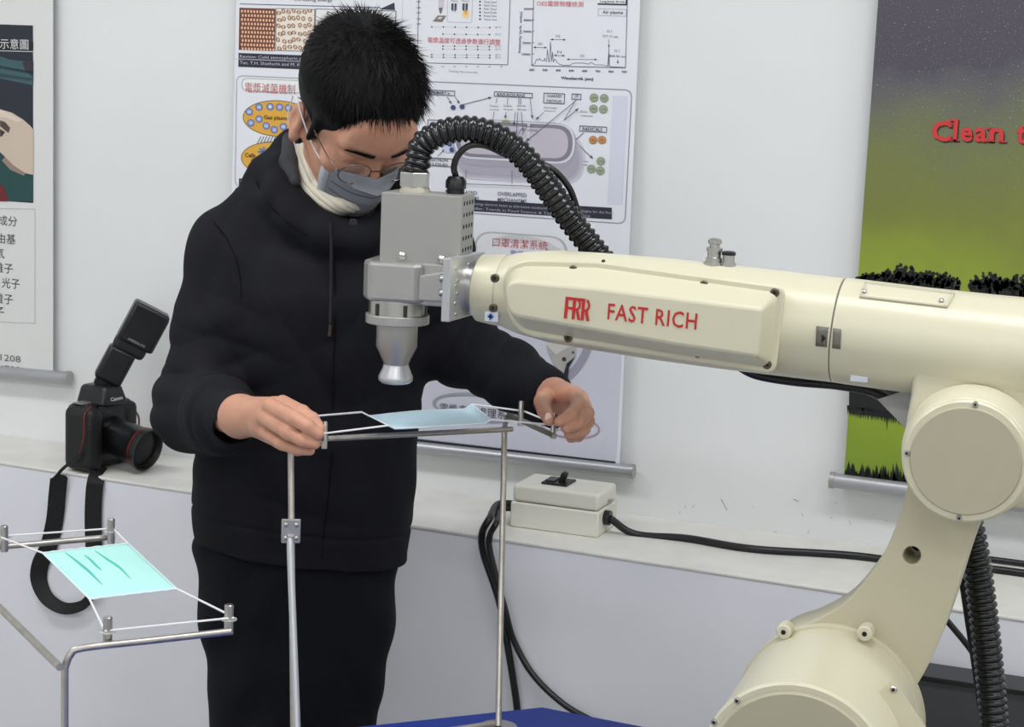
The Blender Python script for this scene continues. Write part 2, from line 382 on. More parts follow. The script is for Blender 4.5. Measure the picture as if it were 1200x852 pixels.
pr = Print(YP); ik = (92, 94, 108)
pr.line(627, -60, 623, 77, .9, ik); pr.line(623, 77, 733, 79.5, 1, ik); pr.line(737, -60, 733, 79.5, .9, ik)
for i in range(5): pr.text(['50000', '40000', '30000', '20000', '10000'][i], 614 - .6 * i, 11.6 + 13.3 * i, 10, 2.6, ik, bold=.02); pr.line(624, 10 + 13.3 * i, 626, 10 + 13.3 * i, .8, ik)
for i, s_ in enumerate(('200', '300', '400', '500', '600', '700', '800', '900')): pr.text(s_, 620 + 15.5 * i, 83 + .35 * i, 6, 2.7, ik, bold=.03)
pr.text('Wavelength (nm)', 657, 94, 38, 4.6, (72, 76, 100), bold=.03); pr.text('Intensity (arb. units)', 611, 62, 48, 4.2, (84, 86, 100), vert=True, bold=.01)
sp = [(623, 77), (627, 74), (629, 69), (631, 71), (632, 68), (633, 70), (635, 71), (637, 71.5), (638.5, 68), (639, 71.5), (640.5, 72), (641.5, 58), (643, 72), (644, 73), (645, 49), (646.5, 72), (647.5, 61), (648.5, 73), (650, 69), (652, 72), (655, 75), (660, 76.5), (668, 76.5), (672, 74), (682, 73.8), (690, 75.2), (693, 73), (697, 76), (706, 76), (712, 77.5), (713.5, 60), (714.5, 78), (733, 79)]
for a, b in zip(sp, sp[1:]): pr.line(*a, *b, .7, (104, 106, 124))
pr.line(713.6, 54, 713, 78, .8, ik)
for (a, b, y, s_) in ((625, 641, 55.5, 'NO'), (645, 663, 46.3, 'N2'), (649, 662, 65, 'N'), (664, 700, 69.5, 'O3')):
    pr.arrow(a + 4, y, a, y, .6, ik, h=3); pr.arrow(a, y, b, y + .3, .6, ik, h=3); pr.text(s_, (a + b) / 2 - 2.5, y - 2.5, 5, 3.2, (120, 124, 140))
pr.text('O I', 711, 38, 6, 3, ik); pr.text('777.19 nm', 706, 44, 18, 3, ik); pr.text('O I', 720, 61, 6, 3, ik); pr.text('844.46 nm', 714, 67, 19, 3, ik)
pr.arrow(713.5, 46, 713.5, 56, .6, ik, h=3); pr.arrow(724, 69, 724, 75, .6, ik, h=3)
pr.text('OES電漿物種檢測', 629, 7, 54, 6.4, (214, 100, 104))
pr.rect(701, -8, 735, 6.5, (52, 54, 68)); pr.rect(700, -9, 733, 4.5, (238, 239, 244), 1); pr.text('Long-Jump 20 min', 703, 3.5, 29, 3.3, (56, 58, 70), 2, bold=.02)
pr.frame(701, 10, 734, 19.5, .7, (170, 172, 184)); pr.text('Air plasma', 706, 17.3, 24, 5.4, (80, 82, 94), bold=.01)
pr.build('spectrum_plot_print', t)

pr = Print(YP)
pr.frame(277, 88, 470, 232, 1.3, (172, 174, 180), r=10)
pr.rrect(283, 91, 400, 112, 10, (196, 198, 192)); pr.rrect(284.5, 92.3, 398, 110.6, 9, (240, 240, 240), 1)
pr.text('電漿滅菌機制', 287, 108, 58, 11.5, (196, 96, 96), 2)
for (cx, cy, rx, ry) in ((326, 139, 41, 20.5), (324, 187, 41, 20)):
    pr.ell(cx, cy, rx + 1, ry + 1, (110, 100, 84), 0, 40); pr.ell(cx, cy, rx, ry, (226, 172, 66), 1, 40)
for (x, y, s_) in ((292, 131, 'N'), (303.5, 125.5, 'N'), (316.5, 125, '●'), (327.5, 125.5, 'O'), (338, 126.5, 'N'), (294, 144, 'O'), (303.5, 139.5, 'N'), (312, 147.5, 'N'), (321.5, 152, 'O'), (332, 148.5, 'N'), (343, 149.5, 'N'), (345, 136.5, 'O')):
    pr.ell(x, y, 4.4, 4.4, (96, 110, 170), 2, 14); pr.ell(x, y, 3.3, 3.3, (140, 160, 214), 3, 14); pr.text(s_, x - 1.6, y + 1.8, 3.2, 3.4, (232, 236, 246), 4, bold=.03)
pr.text('Gas plasma', 309, 141, 30, 6.2, (92, 70, 36), 3, bold=.02); pr.text('Cells', 287, 184, 12, 5, (92, 60, 40), 3, bold=.02)
for i in range(10): pr.line(306 + i * 3.4, 160, 300 + i * 3.6, 171, 1.1, (70, 72, 80))
for i in range(8): q = R(45 * i); pr.line(309, 178, 309 + 7 * math.cos(q), 178 + 6 * math.sin(q), 2, (96, 116, 176), 3)
for (x, y) in ((299, 188), (299, 198)): pr.ell(x, y, 5, 2.8, (96, 66, 52), 3, rot=10); pr.ell(x, y, 3.6, 1.7, (206, 180, 150), 4, rot=10); pr.ell(x, y, 1.8, .9, (84, 74, 84), 5)
pr.rect(280, 209, 440, 238, navy); pr.text('Review: plasma', 282, 215, 30, 3.6, (170, 172, 180), 1); pr.text('Microbial', 282, 222, 22, 3.6, (170, 172, 180), 1)
pr.build('sterilising_diagram_print', t)

pr = Print(YP); bx = (92, 94, 112)
pr.frame(478, 94, 733, 263, 1.4, (150, 152, 164), r=10)
pr.rect(718, 112, 729.5, 240, (216, 218, 232))
def lab(x0, y0, x1, y1, tx, fs_=4, fill=None):
    pr.frame(x0, y0, x1, y1, .9, bx, 2)
    L = tx.split('|')
    for i, s_ in enumerate(L): pr.text(s_, x0 + 3.5, y0 + (y1 - y0) * (i + 1) / (len(L) + .35) - .6, (x1 - x0) * (.72 if len(s_) > 3 else .4), fs_, (62, 64, 80), 3, bold=.015)
lab(502, 105, 533, 112.5, 'PRIMARY e-', 3.4); lab(579, 107, 624, 115, 'RNS | ROS | RNS'.replace(' | ', '·'), 3.4)
lab(637, 108.5, 661.5, 122, 'CHARGED|PARTICLES', 3); lab(670, 109.5, 681, 117, 'UV', 3.6); lab(679, 147, 711, 155.5, 'RADICALS', 3.8)
lab(501, 140, 540, 150, 'SECONDARY', 3); lab(498.5, 184, 530, 196, 'ELECTRON|CLOUD', 3.2)
for a in ((524, 113, 529, 122), (533, 113, 538.5, 121.5), (541, 123, 576, 114), (575, 131, 0, 0))[:3]: pr.arrow(*a, .8, bx, 2, h=3.6)
for x, y in ((531, 126), (541.5, 125), (522, 167.5), (527, 169), (529.5, 175.5)): pr.ell(x, y, 3, 3, (64, 76, 130), 3, 14)
pr.ell(525.5, 170.5, 8, 9, (206, 212, 238), 2, rot=-30); pr.arrow(513, 183, 521, 175, .8, bx, 2, h=3)
for x, s1, s2 in ((574, 'Oxidation', 'of proteins'), (590, 'Oxidation', 'of lipids'), (606, 'DNA', 'damage')):
    pr.text(s1, x, 125, 10, 2.4, (106, 108, 120)); pr.text(s2, x, 129.5, 11, 2.4, (106, 108, 120))
for a in ((582.5, 115, 581, 121), (595, 115, 594.5, 122), (608, 115, 608, 122), (610, 115, 610.5, 122)): pr.line(*a, .7, bx, 2)
for a in ((579, 131, 577, 144), (593, 131, 592, 139), (604, 131, 602, 147), (607, 131, 605, 158), (611, 131, 613, 154), (621, 115, 624, 139), (637, 132, 628, 140)): pr.arrow(*a, .8, bx, 8, h=3.6)
pr.text('Electrostatic', 637.5, 127, 15, 2.4, (106, 108, 120)); pr.text('disruption', 637.5, 131, 13, 2.4, (106, 108, 120))
# the cell capsule: soft shade, shell, membrane, inside
for i, (g, ex) in enumerate((((206, 206, 218), 0), ((190, 188, 202), -3), ((176, 172, 186), -6))): pr.rrect(533 - ex * .5, 150 - ex, 684 + ex, 218 + ex, 34, g, 1 + i)
pr.rrect(532, 138, 674, 201, 30, (168, 166, 180), 4); pr.rrect(533, 139, 672.5, 193, 27, (224, 224, 232), 5); pr.rrect(535, 140.5, 670, 190.5, 25, (136, 132, 146), 6); pr.rrect(540, 145, 665, 186.5, 22, (196, 190, 202), 7)
pr.rect(618, 145, 619.5, 186, (214, 210, 218), 8); pr.ell(593, 142.5, 5, 2, (150, 156, 120), 8)
pr.text('Oxidation side', 615, 149, 18, 2.4, (110, 106, 122), 9); pr.text('of DNA', 618, 153.5, 12, 2.4, (110, 106, 122), 9)
for i in range(3): pr.line(600 + i * 6, 162 - i * 2, 606 + i * 5, 152 - i, 1, (120, 118, 150), 9)
pr.arrow(676, 117, 616, 166, .9, (110, 110, 130), 9, h=5); pr.line(674, 118, 661, 141, .8, bx, 9); pr.arrow(661, 141, 678, 127, .9, bx, 9, h=4)
for (x, y, s_) in ((696, 114.5, 'OH'), (708, 115, 'N2'), (695.5, 127.5, 'OONO'), (707, 128, 'CO'), (704, 189, 'CO'), (693, 198, 'CO'), (703.5, 200, 'H2O')):
    pr.ell(x, y, 5, 5, (128, 142, 118), 2, 18); pr.ell(x, y, 4.2, 4.2, (160, 174, 146), 3, 18); pr.text(s_, x - 2.8, y + 1.3, 5.6, 2.6, (84, 98, 78), 4)
for x in (695, 705.5): pr.ell(x, 164, 4.8, 4.8, (168, 116, 72), 2, 18); pr.ell(x, 164, 4, 4, (204, 144, 88), 3, 18); pr.text('HO', x - 2.4, 165.4, 4.8, 2.6, (110, 66, 36), 4)
pr.text('Plume', 680.5, 132, 8, 2.4, (106, 108, 120)); pr.text('interaction', 680.5, 136.5, 14, 2.4, (106, 108, 120)); pr.text('Energy', 679.5, 190, 10, 2.4, (106, 108, 120)); pr.text('transfer', 679.5, 194, 10, 2.4, (106, 108, 120))
pr.line(684, 155.5, 674.5, 164, .9, bx, 2); pr.arrow(674, 166, 695, 186, .9, bx, 2, h=4)
for x in (546, 600, 654): pr.line(x, 199, x, 216 if x < 650 else 219, .8, bx, 9)
pr.line(546, 215.5, 656, 219.5, .8, bx, 9)
pr.text('OVERLAPPED', 583, 229, 34, 4.6, (96, 98, 112), 3, bold=.01); pr.text('MECHANISMS', 583, 236, 34, 4.6, (96, 98, 112), 3, bold=.01)
pr.text('MULTI-BASED', 522, 226, 37, 4.2, (96, 98, 112), 3, bold=.01); pr.text('MECHANISMS', 526, 232.5, 35, 4.2, (96, 98, 112), 3, bold=.01)
pr.poly([(489, 230), (717, 243.5), (717, 257), (489, 243.5)], (44, 46, 60), 1)
pr.text('Review: Non-thermal plasma in energy electron beam as alternative nonthermal sterilisation technologies for dry food', 496, 237, 214, 4, (176, 178, 188), 2); pr.text('V. Schlüter, M. Fiedler, Trends in Food Science & Technology 47, 2016', 510, 243.5, 176, 4, (176, 178, 188), 2)
pr.build('mechanism_diagram_print', t)

pr = Print(YP)
pr.rect(482, 300, 722, 541, (210, 212, 224))
pr.rrect(556, 270, 664, 330, 24, (186, 188, 184), 1); pr.rrect(558.5, 272, 661, 330, 22, (230, 230, 234), 2)
pr.text('口罩清潔系統', 577, 289, 64, 11, (190, 84, 88), 3); pr.text('電漿自動化', 598, 301, 40, 8, (110, 112, 180), 3)
pr.ring(606, 372, 92, 96, 9, (158, 160, 174), 2, 60)
pr.poly([(640, 404), (664, 398), (676, 404), (674, 418), (666, 428), (664, 446), (650, 430), (642, 412)], (178, 176, 172), 3); pr.poly([(640, 404), (664, 398), (676, 404), (664, 408), (652, 416)], (206, 206, 202), 4)
pr.poly([(674, 418), (667, 430), (665, 446), (660, 440), (664, 426)], (40, 42, 50), 5)
pr.ell(661, 421, 2.6, 2.6, (70, 64, 56), 5, 12); pr.ell(671.5, 413, 1.6, 1.6, (90, 84, 76), 5, 12)
pr.ring(560, 478, 54, 17, 3.5, (158, 160, 168), 3, 50); pr.text('電漿表面處理系統', 515, 483, 88, 11, (66, 68, 80), 4)
pr.ring(668, 500, 35, 14, 2, (176, 152, 170), 3, 40); pr.text('電漿系統', 645, 504, 44, 9, (150, 90, 110), 4)
pr.poly([(486, 514), (721, 541), (721, 548), (486, 522)], (36, 38, 48), 3)
pr.build('system_diagram_print', t)

# banner on the right
YP = -.03
t = thing('banner', 'tall green banner with night sky and tree silhouettes behind the robot arm', 'banner', WY(1100, 575, YP))
mg = bpy.data.materials.new('banner_night_sky_print'); mg.use_nodes = True; nt = mg.node_tree; b = nt.nodes['Principled BSDF']; b.inputs['Roughness'].default_value = .5
tc = nt.nodes.new('ShaderNodeTexCoord'); sx = nt.nodes.new('ShaderNodeSeparateXYZ'); nt.links.new(tc.outputs['Object'], sx.inputs[0])
zb = WY(1010, 556, YP).z - WY(1100, 575, YP).z; zt = WY(1050, 0, YP).z - WY(1100, 575, YP).z
mr = nt.nodes.new('ShaderNodeMapRange'); mr.inputs[1].default_value = zb; mr.inputs[2].default_value = zt
nz = nt.nodes.new('ShaderNodeTexNoise'); nz.inputs['Scale'].default_value = 7; nz.inputs['Detail'].default_value = 8; nt.links.new(tc.outputs['Object'], nz.inputs['Vector'])
ad = nt.nodes.new('ShaderNodeMath'); ad.operation = 'MULTIPLY_ADD'; ad.inputs[1].default_value = .24; nt.links.new(nz.outputs[0], ad.inputs[0])
nt.links.new(sx.outputs['Z'], mr.inputs[0]); nt.links.new(mr.outputs[0], ad.inputs[2])
cr = nt.nodes.new('ShaderNodeValToRGB'); nt.links.new(ad.outputs[0], cr.inputs[0])
E_ = cr.color_ramp.elements; E_[0].position = .08; E_[0].color = lin((122, 146, 40)); E_[1].position = 1.0; E_[1].color = lin((76, 71, 82))
for p, c in ((.34, (146, 168, 46)), (.55, (140, 158, 48)), (.68, (120, 127, 54)), (.80, (114, 120, 68)), (.89, (104, 107, 86)), (.96, (92, 90, 94)), (.99, (82, 78, 88))): e = E_.new(p); e.color = lin(c)
n2 = nt.nodes.new('ShaderNodeTexNoise'); n2.inputs['Scale'].default_value = 380; n2.inputs['Detail'].default_value = 3; nt.links.new(tc.outputs['Object'], n2.inputs['Vector'])
st = nt.nodes.new('ShaderNodeMapRange'); st.inputs[1].default_value = .62; st.inputs[2].default_value = .8; nt.links.new(n2.outputs[0], st.inputs[0])
fd = nt.nodes.new('ShaderNodeMapRange'); fd.inputs[1].default_value = .5; fd.inputs[2].default_value = .85; nt.links.new(mr.outputs[0], fd.inputs[0])
ml = nt.nodes.new('ShaderNodeMath'); ml.operation = 'MULTIPLY'; nt.links.new(st.outputs[0], ml.inputs[0]); nt.links.new(fd.outputs[0], ml.inputs[1])
mx = nt.nodes.new('ShaderNodeMixRGB'); mx.inputs[2].default_value = lin((196, 200, 196)); nt.links.new(ml.outputs[0], mx.inputs[0]); nt.links.new(cr.outputs[0], mx.inputs[1]); nt.links.new(mx.outputs[0], b.inputs['Base Color'])
sheet(t, [(1040, -150), (1440, -150), (1388, 606), (989, 557)], YP, mg)
rail('bottom_rail', t, WY(978, 563, YP), WY(1392, 616, YP), .0125)
pr = Print(YP); bk = (20, 24, 22)
def treeline(x0, x1, yb, hs, seed):
    rr = random.Random(seed); x = x0
    while x < x1:
        k = (x - x0) / (x1 - x0); h = hs * (.55 + .45 * math.sin(math.pi * k) ** .5) * rr.uniform(.65, 1.15); w_ = rr.uniform(3.5, 6.5); y = yb + (x - x0) * .1
        for j in range(5): pr.ell(x + rr.uniform(-w_, w_) * .6, y - h * (.35 + .13 * j), w_ * (1 - .15 * j), w_ * .7 * (1 - .12 * j), bk, 1, 9, rot=rr.uniform(0, 90))
        pr.rect(x - 3, y - h * .35, x + 3, y + 6, bk, 1); x += w_ * .85
pr.poly([(1005, 330), (1415, 370), (1405, 460), (1000, 430)], bk); pr.poly([(995, 400), (1400, 410), (1400, 490), (1075, 500), (1060, 492), (1040, 490), (995, 484)], bk)
treeline(1008, 1026, 330, 12, 1); treeline(1032, 1125, 332, 26, 5); treeline(1140, 1215, 340, 26, 9); treeline(1222, 1390, 350, 24, 12)
for i in range(260):
    x = 994 + i * 1.5; y = 484 + i * .25; pr.poly([(x - 1.6, y - 9), (x + 1.6, y - 9), (x + random.uniform(-1, 1), y + random.uniform(2, 14 if i in (9, 44, 45, 30) else 5))], bk, 1)
for i in range(320):
    x = 991 + i * 1.2; y = 560 + i * .15; h = random.uniform(8, 24) * (1.3 if 45 < i < 62 else .9); pr.poly([(x - 3, y), (x + 3, y), (x + random.uniform(-2, 3), y - h)], (24, 32, 16), 1)
pr.build('tree_silhouette_print', t)
pr = Print(YP)
def serif_word(c, dx, dy, k):
    pr.text('C', 1091 + dx, 165 + dy, 23, 24, c, k, bold=.028); pr.text('l', 1116.5 + dx, 165 + dy, 4.5, 26, c, k, bold=.03)
    pr.text('e', 1124.5 + dx, 165.5 + dy, 14.5, 17, c, k, bold=.028); pr.text('a', 1141 + dx, 166 + dy, 15, 17, c, k, bold=.028); pr.text('n', 1158.5 + dx, 166 + dy, 17, 16.5, c, k, bold=.028)
    pr.text('t', 1190 + dx, 168 + dy, 12, 22, c, k, bold=.028)
    for (x0, y0, x1, y1) in ((1112.5, 139.5, 1118, 142), (1112.5, 163, 1123.5, 165.3), (1155.5, 149.5, 1161, 152), (1155.5, 164, 1165, 166.3), (1169.5, 164.5, 1179, 166.8), (1111.5, 141, 1113.5, 149)): pr.rect(x0 + dx, y0 + dy, x1 + dx, y1 + dy, c, k)
serif_word((50, 30, 24), 1.6, 1.8, 1); serif_word((206, 52, 50), 0, 0, 2)
pr.build('slogan_print', t)

# ------------------------------------------------------------------ blue table
TZ = .69
c0 = WZ(635, 828, TZ); c1 = WZ(760, 852, TZ); c2 = WZ(410, 852, TZ)
dR = (c1 - c0).normalized(); dL = (c2 - c0).normalized()
Q = [c0, c0 + dR * .225, c0 + dR * .225 + Vector((0, -1.2, 0)), c0 + dL * .40 + Vector((.02, -.75, 0)), c0 + dL * .40]
t = thing('table', 'blue topped work table at the bottom edge carrying the tall stand', 'table', (sum(q.x for q in Q) / 5, sum(q.y for q in Q) / 5, 0))
MB().prism([(q.x, q.y, TZ - .03) for q in Q], [(q.x, q.y, TZ) for q in Q]).build('tabletop', BLUET, t, smooth=0, bevel=.003)
cq = sum(Q, Vector()) / 5
for q in (Q[0], Q[1], Q[2], Q[3], Q[4]):
    p = q.lerp(cq, .12); MB().box((p.x, p.y, (TZ - .03) / 2), (.05, .05, TZ - .03)).build('leg', mat('table_leg_grey', (120, 120, 122), .4, .5), t, smooth=0, bevel=.003)

t = thing('added_bench', 'added light grey worktop under the left stand, out of view, keeping blue reflections off its rods', 'added_bench', (-1.346, -1.5, 0))  # unseen support, added so the rods don't reflect a blue tabletop
MB().box((-1.346, -1.5, TZ - .015), (.598, .8, .03)).build('added_bench_top', mat('added_bench_grey', (196, 194, 188), .6), t, smooth=0, bevel=.003)
for x in (-1.60, -1.09):
    for y in (-1.85, -1.15): MB().box((x, y, (TZ - .03) / 2), (.04, .04, TZ - .03)).build('leg', mat('table_leg_grey', (120, 120, 122), .4, .5), t, smooth=0, bevel=.003)
# ------------------------------------------------------------------ mask stands
def stand(label, top_z, bars, longbar, legs, posts, nm='mask_stand', pr_=.0052, ph_=.034, washer=True, br_=.0042):
    base = legs[0][-1]; t = thing(nm, label, 'stand', (base[0], base[1], base[2]), None)
    for p in bars: MB().tube(p, br_, 14, smooth=6).build('short_bar', ROD, t)
    MB().tube(longbar, br_, 14, smooth=2).build('long_bar', ROD, t)
    for p in legs:
        MB().tube(p, .0042, 14, smooth=2).build('leg', ROD, t)
    for p in posts:
        m = MB(); m.lathe(p + Vector((0, 0, -.006)), (0, 0, 1), [(0, pr_), (ph_, pr_), (ph_ + .0012, pr_ * .8)], 16); o = m.build('post', STEEL, t)
        if washer: MB().lathe(p + Vector((0, 0, .011)), (0, 0, 1), [(0, .0095), (.001, .0095)], 20).build('washer', mat('clear_washer', (210, 210, 206), .2, alpha=.6), o)
    return t
def bend(corner, a, b, r=.02):         # rounded corner points between a leg below and a bar
    c = Vector(corner); return [c + (Vector(a) - c).normalized() * r, c + ((Vector(a) - c).normalized() + (Vector(b) - c).normalized()) * (r * .3), c + (Vector(b) - c).normalized() * r]
# left stand
Zs = .918
A = WZ(76, 762, Zs); B = WZ(270, 740, Zs); C_ = WZ(-45, 645, Zs); D = WZ(134, 629, Zs)
Af = Vector((A.x, A.y, TZ + .002)); Cf = Vector((C_.x, C_.y, 0)) + Vector((.05, -.25, TZ + .002))
posts = [WZ(126, 752, Zs), WZ(268, 737, Zs), WZ(5, 641, Zs), WZ(130, 632, Zs)]
st1 = stand('steel rod frame at the lower left holding the teal mask', Zs, [[*bend(A, Af, B), A.lerp(B, .5), B], [*bend(C_, Cf, D), C_.lerp(D, .5), D]],
      [WZ(70, 782, Zs - .012), WZ(-45, 668, Zs - .012)], [[A + (Af - A).normalized() * .02, Af], [C_ + (Cf - C_).normalized() * .02, Cf]], posts)
for q in (Af, Cf): MB().lathe(q, (0, 0, 1), [(-.002, .028), (.002, .028)], 24).build('foot_plate', STEEL, st1)
def mask_sheet(name, label, corners, m, n=16, m2=16, fun=None, loops=(), wire=.0013, marks=None, grp=None):
    c = sum(corners, Vector()) / 4; t = thing(name, label, 'mask', c)
    rows = []
    for j in range(m2 + 1):
        v = j / m2; a = corners[0].lerp(corners[3], v); b = corners[1].lerp(corners[2], v)
        rows.append([a.lerp(b, i / n) + (fun(i / n, v) if fun else Vector()) for i in range(n + 1)])
    MB().grid(rows).build('cloth', m, t, smooth=60, solid=.0012)
    ed = MB()
    ed.tube(rows[0], .0012, 6, smooth=1); ed.tube(rows[-1], .0012, 6, smooth=1); ed.tube([r[0] for r in rows], .001, 6, smooth=1); ed.tube([r[-1] for r in rows], .001, 6, smooth=1)
    ed.build('edge_binding', mat('pale_mask_binding', (232, 242, 244), .8), t)
    cmap = {id(corners[0]): rows[0][0], id(corners[1]): rows[0][-1], id(corners[2]): rows[-1][-1], id(corners[3]): rows[-1][0]}
    for lp in loops:
        lp = [cmap.get(id(q), q) for q in lp]
        MB().tube(lp, wire, 8, smooth=1).build('ear_loop', WHITE, t)
    return t, rows
mz = Zs + .016
mc = [WZ(50, 648, mz), WZ(150, 637, mz), WZ(207, 690, mz), WZ(105, 702, mz)]
tops = [p + Vector((0, 0, .014)) for p in posts]
loopA = [mc[3], tops[0] + Vector((-.005, 0, 0)), tops[0] + Vector((0, -.0055, 0)), tops[1] + Vector((0, -.0055, 0)), tops[1] + Vector((.0055, 0, 0)), tops[1] + Vector((0, .0055, 0)), mc[2]]
loopB = [mc[0], tops[2] + Vector((0, -.0055, 0)), tops[2] + Vector((-.0055, 0, 0)), tops[2] + Vector((0, .0055, 0)), tops[3] + Vector((0, .0055, 0)), tops[3] + Vector((.0055, 0, 0)), mc[1]]
mk, rows = mask_sheet('face_mask', 'teal surgical mask with three dark green creases, strung on the left stand', mc, TEAL,
           fun=lambda u, v: Vector((0, 0, .006 * math.sin(math.pi * u) * math.sin(math.pi * v) - .0004 * math.sin(12 * math.pi * u))), loops=[loopA, loopB])
from mathutils.bvhtree import BVHTree as _B
bmk = _B.FromPolygons([p for r in rows for p in r], [(j * 17 + i, j * 17 + i + 1, (j + 1) * 17 + i + 1, (j + 1) * 17 + i) for j in range(16) for i in range(16)])
def hit(bvh, px, py, off=0., dflt=None):
    r = ray(px, py).normalized(); h = bvh.ray_cast(CAM, r)
    if h[0] is None: return dflt
    n = h[1]; n = n if n.dot(r) < 0 else -n
    return h[0] + n * off
for pts in ([(76, 648), (92, 660), (106, 672), (120, 686)], [(99, 651), (106, 657), (113, 664), (119, 669)], [(111, 646), (125, 656), (140, 666), (153, 679)]):
    m_ = MB(); P = [hit(bmk, x, y, .0008) for x, y in pts]; m_.tube(P, .0016, 6, smooth=6, radf=lambda i, d: .0004 + .0013 * math.sin(math.pi * min(1, i / 18)) ** .7); m_.build('crease', TEALD, mk)

# right stand
Zs = 1.09
la_, lb_ = WZ(341, 500, Zs), WZ(380, 521, Zs)
ra, rb = WZ(592, 485, Zs), WZ(650, 511, Zs)
bl = WZ(344, 870, TZ + .004); br = WZ(584, 851, TZ + .004)
posts = [WZ(380, 520, Zs), WZ(349, 502, Zs), WZ(648, 509, Zs), WZ(610, 494, Zs)]
st2 = stand('tall steel rod frame on the table holding the pale blue mask under the nozzle', Zs, [[*bend(la_, la_ + Vector((0, 0, -1)), lb_), la_.lerp(lb_, .6), lb_], [*bend(ra, ra + Vector((0, 0, -1)), rb), ra.lerp(rb, .6), rb]],
      [WZ(383, 514, Zs + .003), WZ(600, 503, Zs - .012)], [[la_ - Vector((0, 0, .02)), bl], [ra - Vector((0, 0, .02)), br]], posts, pr_=.0037, ph_=.034, washer=False, br_=.0038)
jp = la_.lerp(bl, .36) ; jp = WD(341, 621, (la_.lerp(bl, .33) - CAM).dot(FW))
tw = (CAM - jp); tw.z = 0; tw.normalize(); sd = Vector((-tw.y, tw.x, 0))
MB().box(jp + tw * .006, (.025, .003, .033), (sd, tw, Vector((0, 0, 1)))).build('clamp_plate', ALU, st2, bevel=.003)
for i in (-1, 1):
    for k in (-1, 1): MB().lathe(jp + tw * .0075 + sd * (.007 * i) + Vector((0, 0, .009 * k)), tw, [(0, .0032), (.002, .003), (.003, .0012)], 12).build('screw', STEEL, st2)
MB().tube([jp + tw * .009 + Vector((0, 0, -.004)), jp + tw * .012 - Vector((0, 0, .03)), WD(349, 876, (bl - CAM).dot(FW) - .01)], .0048, 12, smooth=4).build('brace_rod', ALUL, st2)
for q in (br, bl):
    MB().lathe(q - Vector((0, 0, .004)), (0, 0, 1), [(0, .026), (.004, .026)], 28).build('foot_plate', STEEL, st2, bevel=.001)
MB().tube([WZ(500, 860, TZ + .006), WZ(584, 847, TZ + .006)], .004, 10, smooth=2).build('base_bar', ROD, st2)
mz = Zs + .014
mc = [WZ(424, 489, mz), WZ(553, 480, mz), WZ(575, 496, mz), WZ(455, 503, mz)]
tops = [p + Vector((0, 0, .014)) for p in posts]
loopL = [mc[3], tops[0] + Vector((0, -.0055, 0)), tops[0] + Vector((-.0055, 0, 0)), tops[1] + Vector((-.0055, 0, 0)), tops[1] + Vector((0, .0055, 0)), mc[0]]
loopR = [mc[2], tops[2] + Vector((0, -.0055, 0)), tops[2] + Vector((.0055, 0, 0)), tops[3] + Vector((.004, .004, 0)), tops[3] + Vector((0, .0055, 0)), mc[1]]
def fun(u, v):
    e = max(0, abs(u - .5) - .42) / .08
    return Vector((0, 0, .007 * e * e * (1 - v * .3) + .003 * math.sin(3 * u) * (1 - v)))
mask_sheet('face_mask', 'pale blue surgical mask stretched on the tall stand below the nozzle', mc, BLUE, fun=fun, loops=[loopL, loopR])

# ------------------------------------------------------------------ power box and cables on the ledge
def cable(label, pts, r, m=BLK, name='cable', smooth=8, grp=None):
    o = MB().tube(pts, r, 12, smooth=smooth).build(name, m); return tag(o, label, 'cable', grp)
b0 = LP(597, 617); b1 = LP(700, 631); bd = (b1 - b0).normalized(); bn = Vector((-bd.y, bd.x, 0))
bL = (b1 - b0).length; BW, BH = .105, .072
t = thing('power_box', 'ivory plastic power box with black switch on the ledge', 'power box', (b0 + b1) / 2)
cc = (b0 + b1) / 2 + bn * BW / 2
MB().box(cc + Vector((0, 0, BH * .3)), (bL, BW, BH * .6), (bd, bn, Vector((0, 0, 1)))).build('base', PVC, t, smooth=30, bevel=.003)
MB().box(cc + Vector((0, 0, BH * .81)), (bL - .004, BW - .004, BH * .4), (bd, bn, Vector((0, 0, 1)))).build('lid', PVC, t, smooth=30, bevel=.006, seg=3)
sc_ = cc + Vector((0, 0, BH * 1.01)) - bd * .012
f_ = MB().box(sc_ + Vector((0, 0, .0015)), (.045, .05, .004), (bd, bn, Vector((0, 0, 1)))).build('switch_plate', BLK, t, smooth=0, bevel=.001)
up = (Vector((0, 0, 1)) + bd * .35).normalized(); MB().box(sc_ + Vector((.008, 0, .01)), (.009, .016, .018), (up.cross(bn) * -1, bn, up)).build('switch_lever', BLKM, f_, smooth=0, bevel=.002)
MB().box(sc_ - bd * .011 + Vector((0, 0, .0045)), (.016, .03, .003), (bd, bn, Vector((0, 0, 1)))).build('switch_label', mat('dark_grey', (60, 60, 62), .4), f_, smooth=0)
ge = b1 + bn * .035 + Vector((0, 0, .028))
MB().cyl(ge - bd * .003, ge + bd * .01, .0125).build('cable_gland', BLK, t)
for i, (dy, dz) in enumerate(((.055, .052), (.068, .05))): MB().cyl(b1 + bn * dy + Vector((0, 0, dz)) - bd * .002, b1 + bn * dy + Vector((0, 0, dz)) + bd * .0015, .003).build('lid_screw', STEEL, t)
cable('black mains cable running right along the ledge from the power box', [ge + bd * .008, WD(745, 626, (ge - CAM).dot(FW)), LP(800, 640) + Vector((0, .03, .006)), LP(880, 651) + Vector((0, .02, .006)), LP(1000, 661) + Vector((0, .03, .006)), LP(1110, 677) + Vector((0, .03, .006)), LP(1250, 689) + Vector((0, .03, .006)), Vector((1.6, -.22, LZ + .006)), Vector((2.99, -.2, LZ + .006))], .0062)
cable('second black cable lying along the back of the ledge behind the hose', [LP(1060, 660) + Vector((0, .05, .005)), LP(1130, 673) + Vector((0, .05, .012)), LP(1260, 682) + Vector((0, .05, .005)), Vector((1.6, -.14, LZ + .005)), Vector((2.99, -.12, LZ + .005))], .005)
